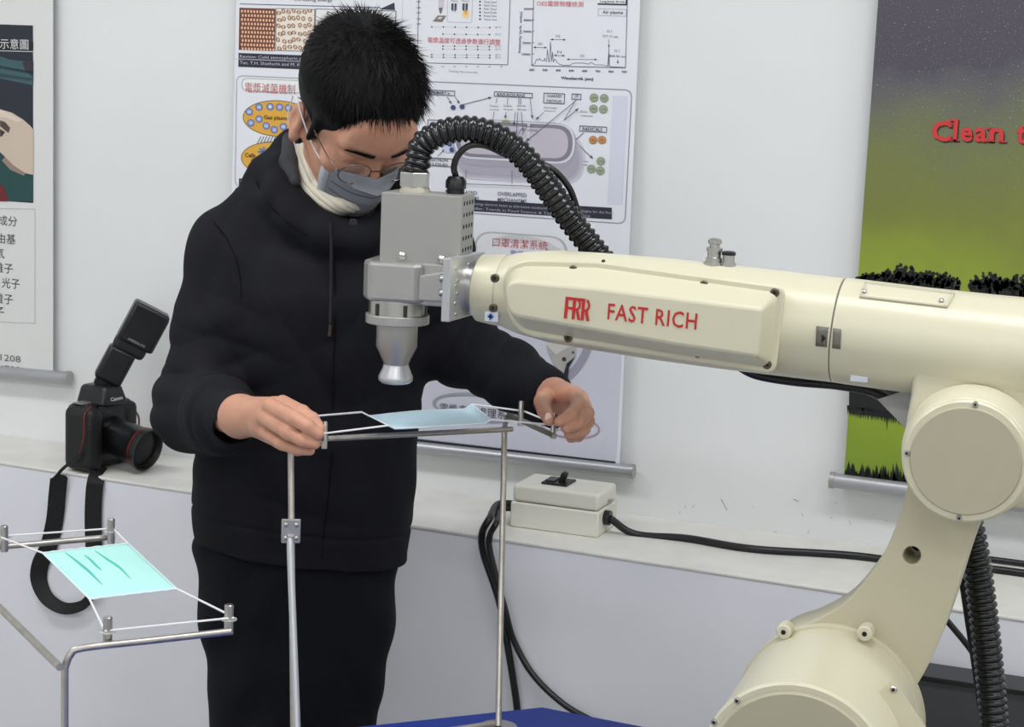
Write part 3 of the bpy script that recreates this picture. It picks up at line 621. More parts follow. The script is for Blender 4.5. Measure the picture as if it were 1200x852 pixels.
gl = b0 + bn * .04 + Vector((0, 0, .03))
def LF(px, py, off=.012): # on the ledge front
    p = WY(px, py, -.3)
    for _ in range(4): p = WY(px, py, ledge_y(p.x) - off)
    return p
cable('black cable from the power box hanging straight down the ledge, left strand', [gl, gl - bd * .03 + Vector((0, -.02, 0)), LF(574, 607, .02), LF(565, 625, .02), LF(567, 650), LF(585, 705), LF(597, 770), LF(606, 830), LF(608, 870)], .006)
cable('black cable from the power box curving right down the ledge, right strand', [gl + Vector((0, 0, -.008)), gl - bd * .025 + Vector((0, -.02, -.008)), LF(582, 612, .02), LF(574, 628, .02), LF(575, 650, .02), LF(592, 715, .02), LF(602, 750), LF(624, 790), LF(660, 825), LF(700, 848)], .0052)

# dark cabinet at the lower right
g0 = LF(1075, 776, .03); g1 = LF(1240, 808, .03)
t = thing('cabinet', 'dark grey low cabinet with a black top edge at the lower right', 'cabinet', ((g0.x + g1.x) / 2, g0.y - .1, 0))
gx0, gx1, gy, gz = g0.x - .12, g1.x + .5, g0.y, g0.z - .004
MB().box(((gx0 + gx1) / 2, gy - .03, gz / 2), (gx1 - gx0, .06, gz)).build('body', mat('dark_grey_laminate', (62, 63, 66), .6), t, smooth=0)
MB().box(((gx0 + gx1) / 2, gy - .031, gz + .002), (gx1 - gx0 + .004, .066, .007)).build('top_edge', BLK, t, smooth=0, bevel=.001)

# ------------------------------------------------------------------ robot arm
YR = -.78
V3 = Vector
def rpx(px, py, rp, y=YR): return (WY(px, py - rp, y) - WY(px, py + rp, y)).length / 2
def xlathe(mb, pts, y=YR, n=56):          # pts: (px, py centre, radius px) along a roughly horizontal axis
    a = WY(pts[0][0], pts[0][1], y); b = WY(pts[-1][0], pts[-1][1], y); d = (b - a).normalized()
    mb.lathe(a, d, [((WY(p[0], p[1], y) - a).dot(d), rpx(*p, y)) for p in pts], n); return mb
PZ_ = .585
rb_base = WY(975, 900, -.74); rb_base.z = PZ_
rob = thing('robot_arm', 'cream industrial robot arm with red FAST RICH lettering', 'robot arm', rb_base)
def ctr(px): return 337 + (px - 563) * .1195
fore = xlathe(MB(), [(590, ctr(590), 40), (600, ctr(600), 44.5), (615, ctr(615), 48.5), (650, ctr(650), 54), (700, ctr(700), 57), (780, ctr(780), 60), (850, ctr(850), 61), (905, ctr(905), 61), (983, ctr(983), 61)]).build('forearm', CREAM, rob)
xlathe(MB(), [(563, ctr(563), 36), (565, ctr(565), 39.5), (580, ctr(580), 41.5), (592, ctr(592), 42)], n=48).build('wrist_flange', CREAM, rob)
xlathe(MB(), [(982, ctr(982), 59.8), (987, ctr(987), 59.8)]).build('joint_seam', mat('seam_grey', (120, 118, 104), .6), rob)
tub = xlathe(MB(), [(985, 387, 61.5), (1000, 389, 61.8), (1080, 399.5, 62.5), (1160, 410, 64.5), (1260, 423, 68)]).build('upper_arm_tube', CREAM, rob)
pl_ = thing('plinth', 'grey steel plinth under the robot arm below the picture edge', 'plinth', V3((rb_base.x, rb_base.y, 0)))
MB().box((rb_base.x, rb_base.y, PZ_ / 2 - .01), (.26, .26, PZ_ - .02)).build('column', mat('plinth_grey', (110, 112, 116), .5), pl_, smooth=0, bevel=.004)
MB().box((rb_base.x, rb_base.y, PZ_ - .01), (.30, .30, .02)).build('top_plate', STEEL, pl_, smooth=0, bevel=.002)
# raised cover along the forearm
def outl(q, y, r, n=8): return [WY(p.x, p.y, y) for p in rpoly(q, r, n)]
ya, yb, yc = -.80, -.846, -.880
O1 = [(583, 303), (700, 306), (921, 336), (909, 439), (790, 421), (600, 391)]
rr1 = [38, 60, 12, 14, 60, 42]
MB().prism(outl(O1, ya, rr1), outl(O1, yb, rr1)).build('cover_plate', CREAM, rob, bevel=.003)
OB = [(587, 309), (700, 311), (915, 341), (904, 433), (790, 416), (603, 386)]
OC = [(590, 328), (700, 338), (893, 362), (887, 418), (790, 404), (596, 369)]
mb = MB(); rB = [34, 60, 12, 14, 60, 38]; rC = [16, 50, 5, 5, 50, 18]
mb.prism(outl(OB, yb + .004, rB), outl(OC, yc, rC)); cov = mb.build('raised_panel', CREAM, rob, bevel=.006, seg=4)
def screw(px, py, y, r=.0055, par=None, m=SCREW, d=V3((0, -1, 0))):
    p = WY(px, py, y); s_ = MB().lathe(p - d * .002, d, [(0, r), (.0035, r), (.0045, r * .8)], 18).build('screw', m, par or rob)
    MB().lathe(p + d * .0014, d, [(0, r * .5), (.0013, r * .5)], 6).build('socket', DARK, s_, smooth=0)
for p in ((672, 316), (825, 334), (908, 343), (666, 396), (818, 414), (899, 427)): screw(*p, yb)
for p in ((580, 326), (578, 361)): screw(*p, yb)
RED = mat('print_red', (190, 38, 36), .5)
tdir = (WY(818, 386, yc) - WY(712, 373.5, yc)).normalized(); tup = V3((0, -1, 0)).cross(tdir) * -1
if tup.z < 0: tup = -tup
e = rpx(740, 370, 1, yc)
mb = MB(); p0 = WY(711.5, 374.5, yc - .0006)
put_text(mb, 'FAST RICH', p0, tdir, tup, width=107.5 * e, height=19.5 * e, m=RED, bold=.012, space=1.1)
mb.build('lettering', None, rob, smooth=0, fix=False, label='red FAST RICH lettering')
mb = MB(); p0 = WY(660.5, 373, yc - .0006)
def lp(x, y): return p0 + tdir * (x * e) + tup * (y * e)
qn = [0]
def q4(pts):
    qn[0] += 1; mb.add([lp(x, y) + V3((0, -.00003 * qn[0], 0)) for x, y in pts], [tuple(range(len(pts)))], RED)
H = 26
q4([(0, 0), (4.2, 0), (4.6, H), (.6, H)]); q4([(.6, H), (.6, H - 3.6), (25, H - 3.6), (25, H)]); q4([(4, 14.5), (4, 11.2), (11, 11.2), (11, 14.5)])
for x in (9.8, 21.2):
    q4([(x, 0), (x + 3.8, 0), (x + 4.2, H), (x + .2, H)]); q4([(x + 3, 13.6), (x + 3, 10.4), (x + 7, 10.4), (x + 8.5, 13.6)]); q4([(x + 4.4, 11), (x + 7.2, 0), (x + 11, 0), (x + 7.8, 12.5)])
    for i in range(8):
        a, b = R(-80 + i * 20), R(-60 + i * 20); cx, cy, r1, r2 = x + 5.2, 18.2, 7.8, 4.2
        q4([(cx + r2 * .62 * math.cos(a), cy + r2 * math.sin(a)), (cx + r1 * .68 * math.cos(a), cy + r1 * math.sin(a)), (cx + r1 * .68 * math.cos(b), cy + r1 * math.sin(b)), (cx + r2 * .62 * math.cos(b), cy + r2 * math.sin(b))])
mb.build('emblem', None, rob, smooth=0, fix=False, label='red FRR emblem')
# bearing boss near the wrist, air fittings
zc = WY(652, 303, -.77); MB().lathe(zc - V3((0, 0, .02)), (0, 0, 1), [(0, .030), (.0225, .030), (.0245, .027)], 40).build('bearing_boss', CREAM, rob, bevel=.001)
zc = WY(842, 316, -.78); MB().box(zc, (.062, .05, .006)).build('fitting_plate', CREAM, rob, bevel=.002)
def fitting(px, py, prof, m, capm=None):
    p = WY(px, py, -.785); o = MB().lathe(p, (0, 0, 1), [(a * .00104, b * .00104) for a, b in prof], 18).build('air_fitting', m, rob)
    return o, p
o_, p = fitting(836, 314, [(0, 12), (7, 12), (7, 9.5), (12, 9.5), (13, 8), (20, 8), (20, 9.5), (24, 9.5), (24, 6), (28, 6), (29, 8), (33, 8), (35, 5)], STEEL)
o_, p = fitting(853, 314, [(0, 9), (6, 9), (6, 7), (15, 7), (15, 8)], STEEL)
MB().lathe(p + V3((0, 0, .0156)), (0, 0, 1), [(0, .0085), (.0035, .0088), (.005, .006)], 16).build('cap', BLK, o_)
screw(707, 306, -.842, .002)
# elbow block, housing and round cover
blk = [(1072, 395), (1225, 420), (1235, 560), (1212, 600), (1072, 570), (1058, 520), (1068, 462)]
MB().prism(outl(blk, -.72, [10, 10, 20, 60, 60, 30, 14], 6), outl(blk, -.835, [10, 10, 20, 60, 60, 30, 14], 6)).build('elbow_block', CREAM, rob, bevel=.014, seg=4)
def ylathe(px, py, y0, prof, n=72):        # centre given at plane y0; prof (distance towards the back, radius m)
    return MB().lathe(WY(px, py, y0), (0, 1, 0), prof, n)
ec = (1131, 541); yE = -.905; r0 = rpx(*ec, 71.5, yE)
ylathe(*ec, yE + .004, [(0, r0 - .002), (.002, r0), (.012, r0), (.015, r0 + .003), (.05, r0 + .008), (.08, r0 + .010), (.17, r0 + .010)]).build('elbow_housing', CREAM, rob)
ylathe(*ec, yE, [(0, rpx(*ec, 62, yE)), (.0045, rpx(*ec, 64, yE))]).build('elbow_cover', CREAM2, rob)
for p in ((1143, 474), (1063, 531), (1124, 607)): screw(*p, yE + .004, .0034, m=STEEL)
# lower link with a through hole
lk = [(1072, 520), (1060, 585), (1040, 640), (1018, 674), (990, 706), (955, 727), (905, 752), (870, 840), (900, 930), (1000, 930), (1046, 860), (1064, 821), (1086, 783), (1106, 738), (1122, 690), (1138, 640), (1160, 585), (1185, 520)]
def dense(P, k=5):
    Q_ = catmull([V3((x, y, 0)) for x, y in P] + [V3((*P[0], 0))], k)[:-1]; return [(q.x, q.y) for q in Q_]
mb = MB(); ld = dense(lk); hx, hy, hr = 1068.5, 651, 10.5
A_ = P2(ld, -.80); off = V3((0, .07, 0)); nl = len(ld); hole = [WY(hx + hr * math.cos(2 * math.pi * i / 28), hy + hr * math.sin(2 * math.pi * i / 28), -.80) for i in range(28)]
bm = bmesh.new(); vo = [bm.verts.new(v) for v in A_]; vh = [bm.verts.new(v) for v in hole]
ed = [bm.edges.new((vo[i], vo[(i + 1) % nl])) for i in range(nl)] + [bm.edges.new((vh[i], vh[(i + 1) % 28])) for i in range(28)]
bmesh.ops.triangle_fill(bm, use_beauty=True, edges=ed); fr = list(bm.faces)
bm.verts.index_update(); vs = [v.co.copy() for v in bm.verts]; fs = [tuple(v.index for v in f.verts) for f in fr]; bm.free(); n_ = len(vs)
mb.add(vs + [v + off for v in vs], fs + [tuple(i + n_ for i in reversed(f)) for f in fs] + [(i, (i + 1) % nl, (i + 1) % nl + n_, i + n_) for i in range(nl)] + [(nl + i, nl + (i + 1) % 28, nl + (i + 1) % 28 + n_, nl + i + n_) for i in range(28)])
mb.build('lower_link', mat('cream_link_enamel', (196, 190, 164), .5, bump=.15, bscale=500, dist=.0004), rob, bevel=.004, smooth=30)
MB().lathe(WY(hx, hy, -.7995), (0, 1, 0), [(0, rpx(hx, hy, 12, -.8)), (.0005, rpx(hx, hy, 12, -.8))], 32).build('x', CREAM, rob) if False else None
MB().box(WY(1069, 651, -.728), (.026, .002, .026)).build('added_hole_shade', DARK, rob, smooth=0)  # dark sheet added behind the hole, standing in for the darkness beyond
# shoulder motor housing
fc = (931, 911); yS = -1.02; rS = rpx(*fc, 110, yS)
ylathe(*fc, yS, [(.0, rS - .0115), (.0005, rS - .009), (.0, rS - .0085), (.0, rS - .003), (.003, rS), (.016, rS), (.018, rS - .002), (.12, rS + .001), (.205, rS + .003), (.205, rS + .006), (.225, rS + .006)], 80).build('shoulder_housing', CREAM, rob)
ylathe(*fc, yS - .003, [(0, rpx(*fc, 96, yS)), (.0045, rpx(*fc, 98, yS))]).build('shoulder_cover', CREAM2, rob)
for p in ((864, 821), (981, 842), (837, 846)): screw(*p, yS, .0036, m=STEEL)
for (x, y) in ((1013, 743), (918, 741)):
    p = WY(x, y, -.835); l_ = MB().lathe(p, (0, 1, 0), [(0, .0095), (.022, .0095)], 20).build('lug', CREAM, rob, bevel=.002)
    MB().lathe(p - V3((0, .0008, 0)), (0, 1, 0), [(0, .003), (.001, .003)], 12).build('lug_hole', DARK, l_, smooth=0)
bq = [(1028, 815), (1046, 796), (1066, 824), (1098, 870), (1010, 870)]
MB().prism(outl(bq, -.93, 5), outl(bq, -.83, 5)).build('side_bracket', CREAM, rob, bevel=.003)
for p in ((1027, 828), (1047, 808)): screw(*p, -.93, .0042, m=STEEL)
MB().lathe(rb_base, (0, 0, 1), [(0, .12), (.02, .12), (.02, .095), (.10, .085), (.19, .06)], 48).build('base_turret', CREAM, rob)
# details stuck on curved surfaces, found by casting rays on the tube
def bvh_of(o):
    dg = bpy.context.evaluated_depsgraph_get(); ev = o.evaluated_get(dg); me = ev.to_mesh()
    offv = ORG.get(o.name, V3()); b = BVHTree.FromPolygons([v.co + offv for v in me.vertices], [tuple(p.vertices) for p in me.polygons]); ev.to_mesh_clear(); return b
def hit(bvh, px, py, off=0., dflt=None):
    r = ray(px, py).normalized(); h = bvh.ray_cast(CAM, r)
    if h[0] is None: return dflt
    n = h[1]; n = n if n.dot(r) < 0 else -n
    return h[0] + n * off
def patch(name, bvh, quad, off, m, par, nu=10, nv=6, thick=.001, **k):
    rows = []
    for j in range(nv + 1):
        row = []
        for i in range(nu + 1):
            u, v = i / nu, j / nv
            x = (quad[0][0] * (1 - u) + quad[1][0] * u) * (1 - v) + (quad[3][0] * (1 - u) + quad[2][0] * u) * v
            y = (quad[0][1] * (1 - u) + quad[1][1] * u) * (1 - v) + (quad[3][1] * (1 - u) + quad[2][1] * u) * v
            row.append(hit(bvh, x, y, off))
        rows.append(row)
    if any(p is None for r in rows for p in r): print('patch miss', name); return None
    return MB().grid(rows).build(name, m, par, smooth=60, solid=thick, **k)
bt = bvh_of(tub)
patch('top_plate', bt, [(1013, 333), (1119, 346), (1110, 361), (1007, 349)], .0012, CREAM, rob, thick=.003)
for x, y in ((1012.5, 344), (1103, 355)):
    p = hit(bt, x, y, .003); MB().lathe(p, (p - WY(x, ctr(x) - 0, YR)).normalized(), [(0, .0032), (.002, .0028), (.003, .001)], 14).build('screw', STEEL, rob)
bf = bvh_of(fore)
lbl = patch('label', bt, [(976.5, 384.5), (986, 386), (985, 409), (975.5, 407.5)], .0010, mat('label_grey', (112, 108, 98), .5), rob, 3, 4, .0008)
lbl2 = patch('label', bf, [(957, 382), (973.5, 384), (972.5, 407), (956, 405)], .0012, mat('label_grey2', (104, 101, 92), .5), rob, 4, 4, .0008)
patch('label_mark', bf, [(963, 391), (963.5, 391), (969, 396), (963, 401)], .0022, BLK, rob, 3, 3, .0002)
p = WY(576, 371, -.826); l_ = MB().box(p, (.018, .001, .012)).build('label', mat('label_white', (222, 226, 236), .5), rob, smooth=0)
for r_ in ((.0075, .003), (.003, .0075)): MB().box(p - V3((.001, .001, 0)), (r_[0], .0006, r_[1])).build('plus_mark', mat('label_blue', (40, 90, 170), .5), l_, smooth=0)
tg = [(1028, 468), (1079, 452), (1080, 520), (1066, 507)]
MB().prism(P2(tg, -.755), P2(tg, -.747)).build('gusset_plate', mat('grey_metal', (176, 176, 172), .5, .2), rob, smooth=0)
mb = MB(); ip = hit(bt, 1007, 442, .001)
if ip: MB().box(ip, (.02, .002, .009)).build('inspection_label', mat('label_white', (222, 226, 236)), rob, smooth=0)

# ------------------------------------------------------------------ plasma nozzle head
TR = Matrix.Rotation(R(9), 3, 'Z'); TX, TY = TR @ V3((1, 0, 0)), TR @ V3((0, 1, 0)); UZ = V3((0, 0, 1))
TL = WY(447, 225, -.835); eT = rpx(480, 330, 1, -.835)
W_, D_, = 94 * eT / math.cos(R(14)) , .072
def tp(x, y, z): return TL + TX * x + TY * y + UZ * z       # tool frame from the upper front left corner
h1 = 131 * eT; axp = tp(.021, .022, 0)
tool = thing('plasma_nozzle', 'silver plasma nozzle head with perforated side on the end of the robot arm', 'nozzle', V3((axp.x, axp.y, WY(463, 449, axp.y).z)))
AX3 = (TX, TY, UZ)
hs = MB().box(tp(W_ / 2, D_ / 2, -h1 * .31), (W_, D_, h1 * .62), AX3).build('upper_case', mat('satin_case_steel', (168, 166, 162), .5, .6, bump=.1, bscale=500, dist=.0003), tool, smooth=0, bevel=.0012)
MB().box(tp(W_ / 2 - .001, D_ / 2 - .001, -h1 * .80), (W_ + .004, D_ + .005, h1 * .38), AX3).build('lower_case', ALU, tool, smooth=0, bevel=.002)
for i in range(4):
    for j in range(6):
        MB().lathe(tp(W_ - .0003, .013 + i * .0155, -.010 - j * .0148), TX, [(0, .0028), (.0008, .0028)], 10).build('vent_hole', DARK, hs, smooth=0)
for (x, z) in ((.030, -.0795), (.082, -.081)):
    MB().lathe(tp(x, -.001, z), -TY, [(0, .0052), (.002, .005), (.0045, .002)], 16).build('bolt', STEEL, tool)
# chamfered nozzle block
zt = -80 * eT; zb = -127 * eT; bc = axp - tp(0, 0, 0)
cx_, cy_ = .021, .022
ow = [(-.044, -.012), (-.03, -.040), (.030, -.040), (.040, -.030), (.040, .045), (-.044, .045)]
mb = MB(); mb.prism([tp(cx_ + x, cy_ + y, zb) for x, y in ow], [tp(cx_ + x, cy_ + y, zt) for x, y in ow]); mb.build('nozzle_block', ALU, tool, smooth=0, bevel=.005, seg=2)
mb = MB(); mb.prism([tp(cx_ + .03, -.012, zb + .004), tp(W_ + .002, -.012, zb + .004), tp(W_ + .002, .06, zb + .004), tp(cx_ + .03, .06, zb + .004)], [tp(cx_ + .03, -.012, zt - .016), tp(W_ + .002, -.012, zt - .004), tp(W_ + .002, .06, zt - .004), tp(cx_ + .03, .06, zt - .016)]); mb.build('side_block', ALU, tool, smooth=0, bevel=.002)
na = tp(cx_, cy_ - .002, 0)
def nz_(name, m, prof, n=40, **k): return MB().lathe(na, (0, 0, -1), [(z * eT, r * eT) for z, r in prof], n).build(name, m, tool, **k)
nz_('collar', STEEL, [(126, 34), (147, 34)]); nz_('collar_ring', ALU, [(144, 38), (155, 38)], bevel=.001)
for i in range(18):
    q = 2 * math.pi * i / 18; c_ = na + TX * (34 * eT * math.cos(q)) + TY * (34 * eT * math.sin(q)) - UZ * (137 * eT)
    MB().box(c_, (.005, .003, .015), (V3((-math.sin(q), math.cos(q), 0)), V3((math.cos(q), math.sin(q), 0)), UZ)).build('collar_slot', mat('slot_dark', (70, 66, 62), .4, .8), tool, smooth=0) if i % 3 == 0 else None
nz_('nozzle_barrel', ALU, [(154, 24.5), (183, 24.5), (203, 15), (206, 14.5)]); nz_('nozzle_tip', ALUL, [(205, 15), (209, 16), (219, 20.5), (221, 20.8), (224, 20.5), (227, 17)])
MB().lathe(na - UZ * (226.5 * eT), (0, 0, -1), [(0, 12 * eT), (.001, 10 * eT)], 24).build('nozzle_outlet', mat('outlet_violet', (92, 92, 120), .3, .6), tool)
# mounting plate and flange shaft
pf = WY(529, 303, -.862); pb = WY(530, 376, -.862); PH = pf.z - pb.z + .002
MB().box(pf + V3((-.0055, .058, -PH / 2)), (.011, .118, PH)).build('mount_plate', ALUL, tool, smooth=0, bevel=.0012)
for i, (dy, dz) in enumerate(((.018, .014), (.018, .036), (.018, .058), (.024, .030), (.024, .046), (.06, .012), (.09, .014), (.06, .068), (.022, .072))):
    MB().lathe(pf + V3((-.0002, dy, -dz)), (1, 0, 0), [(0, .0026), (.0012, .0024)], 10).build('plate_screw', STEEL, tool, smooth=40)
for z_ in (.026, .044):
    MB().lathe(pf + V3((-.011, .004, -z_)) , (-1, -.3, 0), [(0, .0055), (.004, .0055), (.006, .003)], 16).build('bolt', STEEL, tool)
sa = WY(533, 335, YR); sb = WY(566, 338, YR); MB().lathe(sa, sb - sa, [(0, .030), (.010, .030), (.010, .036), ((sb - sa).length, .036)], 48).build('flange_shaft', STEEL, tool)
# hose nut and cable gland on top
hn = tp(.034, .036, 0); hn = V3((hn.x, hn.y, TL.z))
MB().lathe(hn, UZ, [(0, .0195), (.0035, .0195), (.0035, .0175), (.008, .0175)], 24).build('thread_ring', mat('cream_thread', (206, 200, 184), .4, .3), tool)
MB().lathe(hn + UZ * .007, UZ, [(0, .0205), (.0185, .0205)], 6).build('hex_nut', STEEL, tool, smooth=0, bevel=.0012)
gn = tp(.086, .046, 0)
MB().lathe(gn, UZ, [(0, .0115), (.007, .0115), (.007, .0135), (.016, .0135), (.022, .010), (.023, .006)], 12).build('cable_gland', BLK, tool, smooth=30)

# ------------------------------------------------------------------ hoses and arm cables
def corr(label, pts, r, pitch=.0095, name='corrugated_hose'):
    P = catmull([V3(p) for p in pts], 24); L = [0]
    for a, b in zip(P, P[1:]): L.append(L[-1] + (b - a).length)
    n = int(L[-1] / pitch * 8); Q_ = []; k = 0
    for i in range(n + 1):
        s_ = L[-1] * i / n
        while k < len(L) - 2 and L[k + 1] < s_: k += 1
        Q_.append(P[k].lerp(P[k + 1], (s_ - L[k]) / max(L[k + 1] - L[k], 1e-9)))
    pr_ = (0, .45, .9, 1, 1, .9, .45, 0)
    o = MB().tube(Q_, r, 28, smooth=1, radf=lambda i, d: r * (.84 + .16 * pr_[i % 8])).build(name, CORR, smooth=80); return tag(o, label, 'hose')
ht = hn + UZ * .024
corr('black corrugated hose arching from the nozzle head over the robot forearm', [ht, ht + V3((.002, .002, .012)), WY(496, 169, -.79), WY(520, 155, -.785), WY(550, 151, -.775), WY(583, 160, -.76), WY(615, 185, -.745), WY(642, 220, -.725), WY(668, 257, -.705), WY(694, 290, -.695), WY(712, 312, -.69)], .0175)
gt = gn + UZ * .021
cable('thin black cable rising from the gland and joining the arching hose', [gt, WY(532, 196, -.785), WY(537, 182, -.785), WY(550, 171, -.78), WY(570, 171, -.765), WY(600, 184, -.735), WY(630, 190, -.72), WY(652, 202, -.71), WY(668, 222, -.70), WY(677, 246, -.69), WY(690, 275, -.675), WY(704, 300, -.66)], .0042)
corr('black corrugated hose hanging steeply down behind the robot lower link', [WY(1120, 560, -.66), WY(1138, 625, -.66), WY(1150, 700, -.66), WY(1158, 770, -.66), WY(1166, 860, -.66), WY(1172, 930, -.64), WY(1176, 1010, -.60), V3((*WY(1176, 1010, -.57).xy, .2)), V3((*WY(1176, 1010, -.57).xy, .0))], .0185)
cable('thin black cable running beside the hanging corrugated hose', [WY(1118, 580, -.63), WY(1124, 650, -.63), WY(1131, 700, -.63), WY(1140, 760, -.63), WY(1150, 830, -.63), WY(1156, 880, -.63), V3((*WY(1156, 980, -.57).xy, .2)), V3((*WY(1156, 980, -.57).xy, .0))], .005)
cable('thin dark cable slanting from behind the lower link to the hanging hose', [WY(1080, 690, -.60), WY(1102, 718, -.60), WY(1135, 758, -.60), WY(1155, 790, -.60)], .0042)
cable('flat black cable bundle drooping under the forearm', [WY(860, 425, -.73), WY(885, 439, -.73), WY(930, 447, -.73), WY(985, 452, -.73), WY(1030, 462, -.73), WY(1075, 492, -.72)], .0058)
cable('black braided lead under the elbow of the arm', [WY(900, 432, -.71), WY(960, 441, -.71), WY(1015, 455, -.71), WY(1046, 474, -.71), WY(1076, 508, -.70)], .0075)

# ------------------------------------------------------------------ distance-field modelling for the person
import openvdb
BIG = .05
class Vol:
    def __init__(s, lo, hi, h):
        s.lo = np.array(lo, dtype=np.float32); s.h = h; s.n = np.ceil((np.array(hi) - lo) / h).astype(int) + 1
        s.f = np.full(s.n, BIG, dtype=np.float32)
        s.ax = [(s.lo[i] + h * np.arange(s.n[i])).astype(np.float32) for i in range(3)]
    def reg(s, lo, hi, pad):
        a = [max(0, int((lo[i] - pad - s.lo[i]) / s.h)) for i in range(3)]; b = [min(s.n[i], int((hi[i] + pad - s.lo[i]) / s.h) + 2) for i in range(3)]
        if any(b[i] <= a[i] for i in range(3)): return None
        sl = tuple(slice(a[i], b[i]) for i in range(3))
        return sl, s.ax[0][sl[0]][:, None, None], s.ax[1][sl[1]][None, :, None], s.ax[2][sl[2]][None, None, :]
    def put(s, sl, d, k, mode='add'):
        g = s.f[sl]
        if mode == 'add':
            h = np.maximum(k - np.abs(g - d), 0) / max(k, 1e-6); s.f[sl] = np.minimum(g, d) - h * h * k / 4
        elif mode == 'sub':
            d = -d; h = np.maximum(k - np.abs(g - d), 0) / max(k, 1e-6); s.f[sl] = np.maximum(g, d) + h * h * k / 4
    def cone(s, a, b, ra, rb, k=.01, mode='add', flat=None):
        a = np.array(a, float); b = np.array(b, float); m = max(ra, rb); r = s.reg(np.minimum(a, b) - m, np.maximum(a, b) + m, k + s.h * 3 + .004)
        if r is None: return s
        sl, X, Y, Z = r; d = b - a; L2 = max((d * d).sum(), 1e-9)
        px, py, pz = X - a[0], Y - a[1], Z - a[2]
        t = np.clip((px * d[0] + py * d[1] + pz * d[2]) / L2, 0, 1)
        q = np.sqrt((px - t * d[0]) ** 2 + (py - t * d[1]) ** 2 + (pz - t * d[2]) ** 2) - (ra + (rb - ra) * t)
        s.put(sl, q.astype(np.float32), k, mode); return s
    def chain(s, pts, rs, k=.006, mode='add'):
        for i in range(len(pts) - 1): s.cone(pts[i], pts[i + 1], rs[i], rs[i + 1], k, mode)
        return s
    def ell(s, c, r, M=None, k=.01, mode='add'):       # M rows: local axes
        c = np.array(c, float); r = np.array(r, float); m = r.max(); g = s.reg(c - m, c + m, k + s.h * 3 + .004)
        if g is None: return s
        sl, X, Y, Z = g; px, py, pz = X - c[0], Y - c[1], Z - c[2]
        if M is not None: px, py, pz = [M[i][0] * px + M[i][1] * py + M[i][2] * pz for i in range(3)]
        k0 = np.sqrt((px / r[0]) ** 2 + (py / r[1]) ** 2 + (pz / r[2]) ** 2); k1 = np.sqrt((px / r[0] ** 2) ** 2 + (py / r[1] ** 2) ** 2 + (pz / r[2] ** 2) ** 2)
        s.put(sl, (k0 * (k0 - 1) / np.maximum(k1, 1e-6)).astype(np.float32), k, mode); return s
    def loft(s, L, k=.01, mode='add', p=2.3, slope=0., x0=0.):   # L rows: z, cx, cy, rx, ry
        L = np.array(sorted(L)); z = L[:, 0]; zz = np.linspace(z[0], z[-1], 80)
        def sm(c):
            v = np.interp(zz, z, L[:, c]); kk = np.array([1, 2, 3, 2, 1]) / 9.; return np.convolve(np.pad(v, 2, 'edge'), kk, 'valid')
        m = L[:, 3:].max(); lo = (L[:, 1].min() - m, L[:, 2].min() - m, z[0] - .03); hi = (L[:, 1].max() + m, L[:, 2].max() + m, z[-1] + .03)
        g = s.reg(lo, hi, k + .01); sl, X, Y, Z = g; zf = Z
        cx, cy, rx, ry = [np.interp(zf, zz, sm(c)) for c in (1, 2, 3, 4)]
        q = (np.abs((X - cx) / rx) ** p + np.abs((Y - cy) / ry) ** p) ** (1 / p)
        d = (q - 1) * np.minimum(rx, ry); zs = Z - slope * (X - x0)
        d = np.maximum(d, np.maximum(zs - z[-1], z[0] - zs)); s.put(sl, d.astype(np.float32), k, mode); return s
    def grid(s): return s.ax[0][:, None, None], s.ax[1][None, :, None], s.ax[2][None, None, :]
    def blur(s, n=1):
        for _ in range(n):
            for a in range(3): s.f = (np.roll(s.f, 1, a) + 2 * s.f + np.roll(s.f, -1, a)) / 4
        return s
    def extract(s):
        g = openvdb.FloatGrid(BIG); g.copyFromArray(s.f); p, q = g.convertToQuads(0.0)
        p = s.lo + p * s.h; v = p[q[:, 0]]; n = np.cross(p[q[:, 1]] - v, p[q[:, 2]] - v)
        if (n * (p[q].mean(1) - p.mean(0))).sum() < 0: q = q[:, ::-1]
        return p.astype(float), q.astype(np.int64)
def kmesh(name, parts, m, parent, mats=None):             # parts: (points in K space, quads)
    P = []; Q = []; b = 0
    for p, q in parts: P.append(fromK(p)); Q.append(q + b); b += len(p)
    P = np.concatenate(P) - np.array(ORG[parent.name]); Q = np.concatenate(Q)
    me = bpy.data.meshes.new(name); me.vertices.add(len(P)); me.vertices.foreach_set('co', P.astype(np.float32).ravel())
    me.loops.add(len(Q) * 4); me.loops.foreach_set('vertex_index', Q.astype(np.int32).ravel())
    me.polygons.add(len(Q)); me.polygons.foreach_set('loop_start', np.arange(0, len(Q) * 4, 4, dtype=np.int32)); me.polygons.foreach_set('loop_total', np.full(len(Q), 4, dtype=np.int32))
    me.update(calc_edges=True); me.validate(); me.shade_smooth(); me.materials.append(m)
    o = bpy.data.objects.new(name, me); COL.objects.link(o); o.parent = parent; ORG[o.name] = ORG[parent.name]; return o
def kbvh(parts):
    P = []; Q = []; b = 0
    for p, q in parts: P.append(fromK(p)); Q.append(q + b); b += len(p)
    return BVHTree.FromPolygons(np.concatenate(P).tolist(), np.concatenate(Q).tolist())
def khit(b, px, py, off=0.):
    return hit(b, px, py, off)

# ------------------------------------------------------------------ the person
hip = K(352, 650, 2.62); gp = fK1((hip[0], hip[1], 0))
man = thing('person', 'person in black hoodie, grey face mask and glasses bending over the tall stand', 'person', gp)
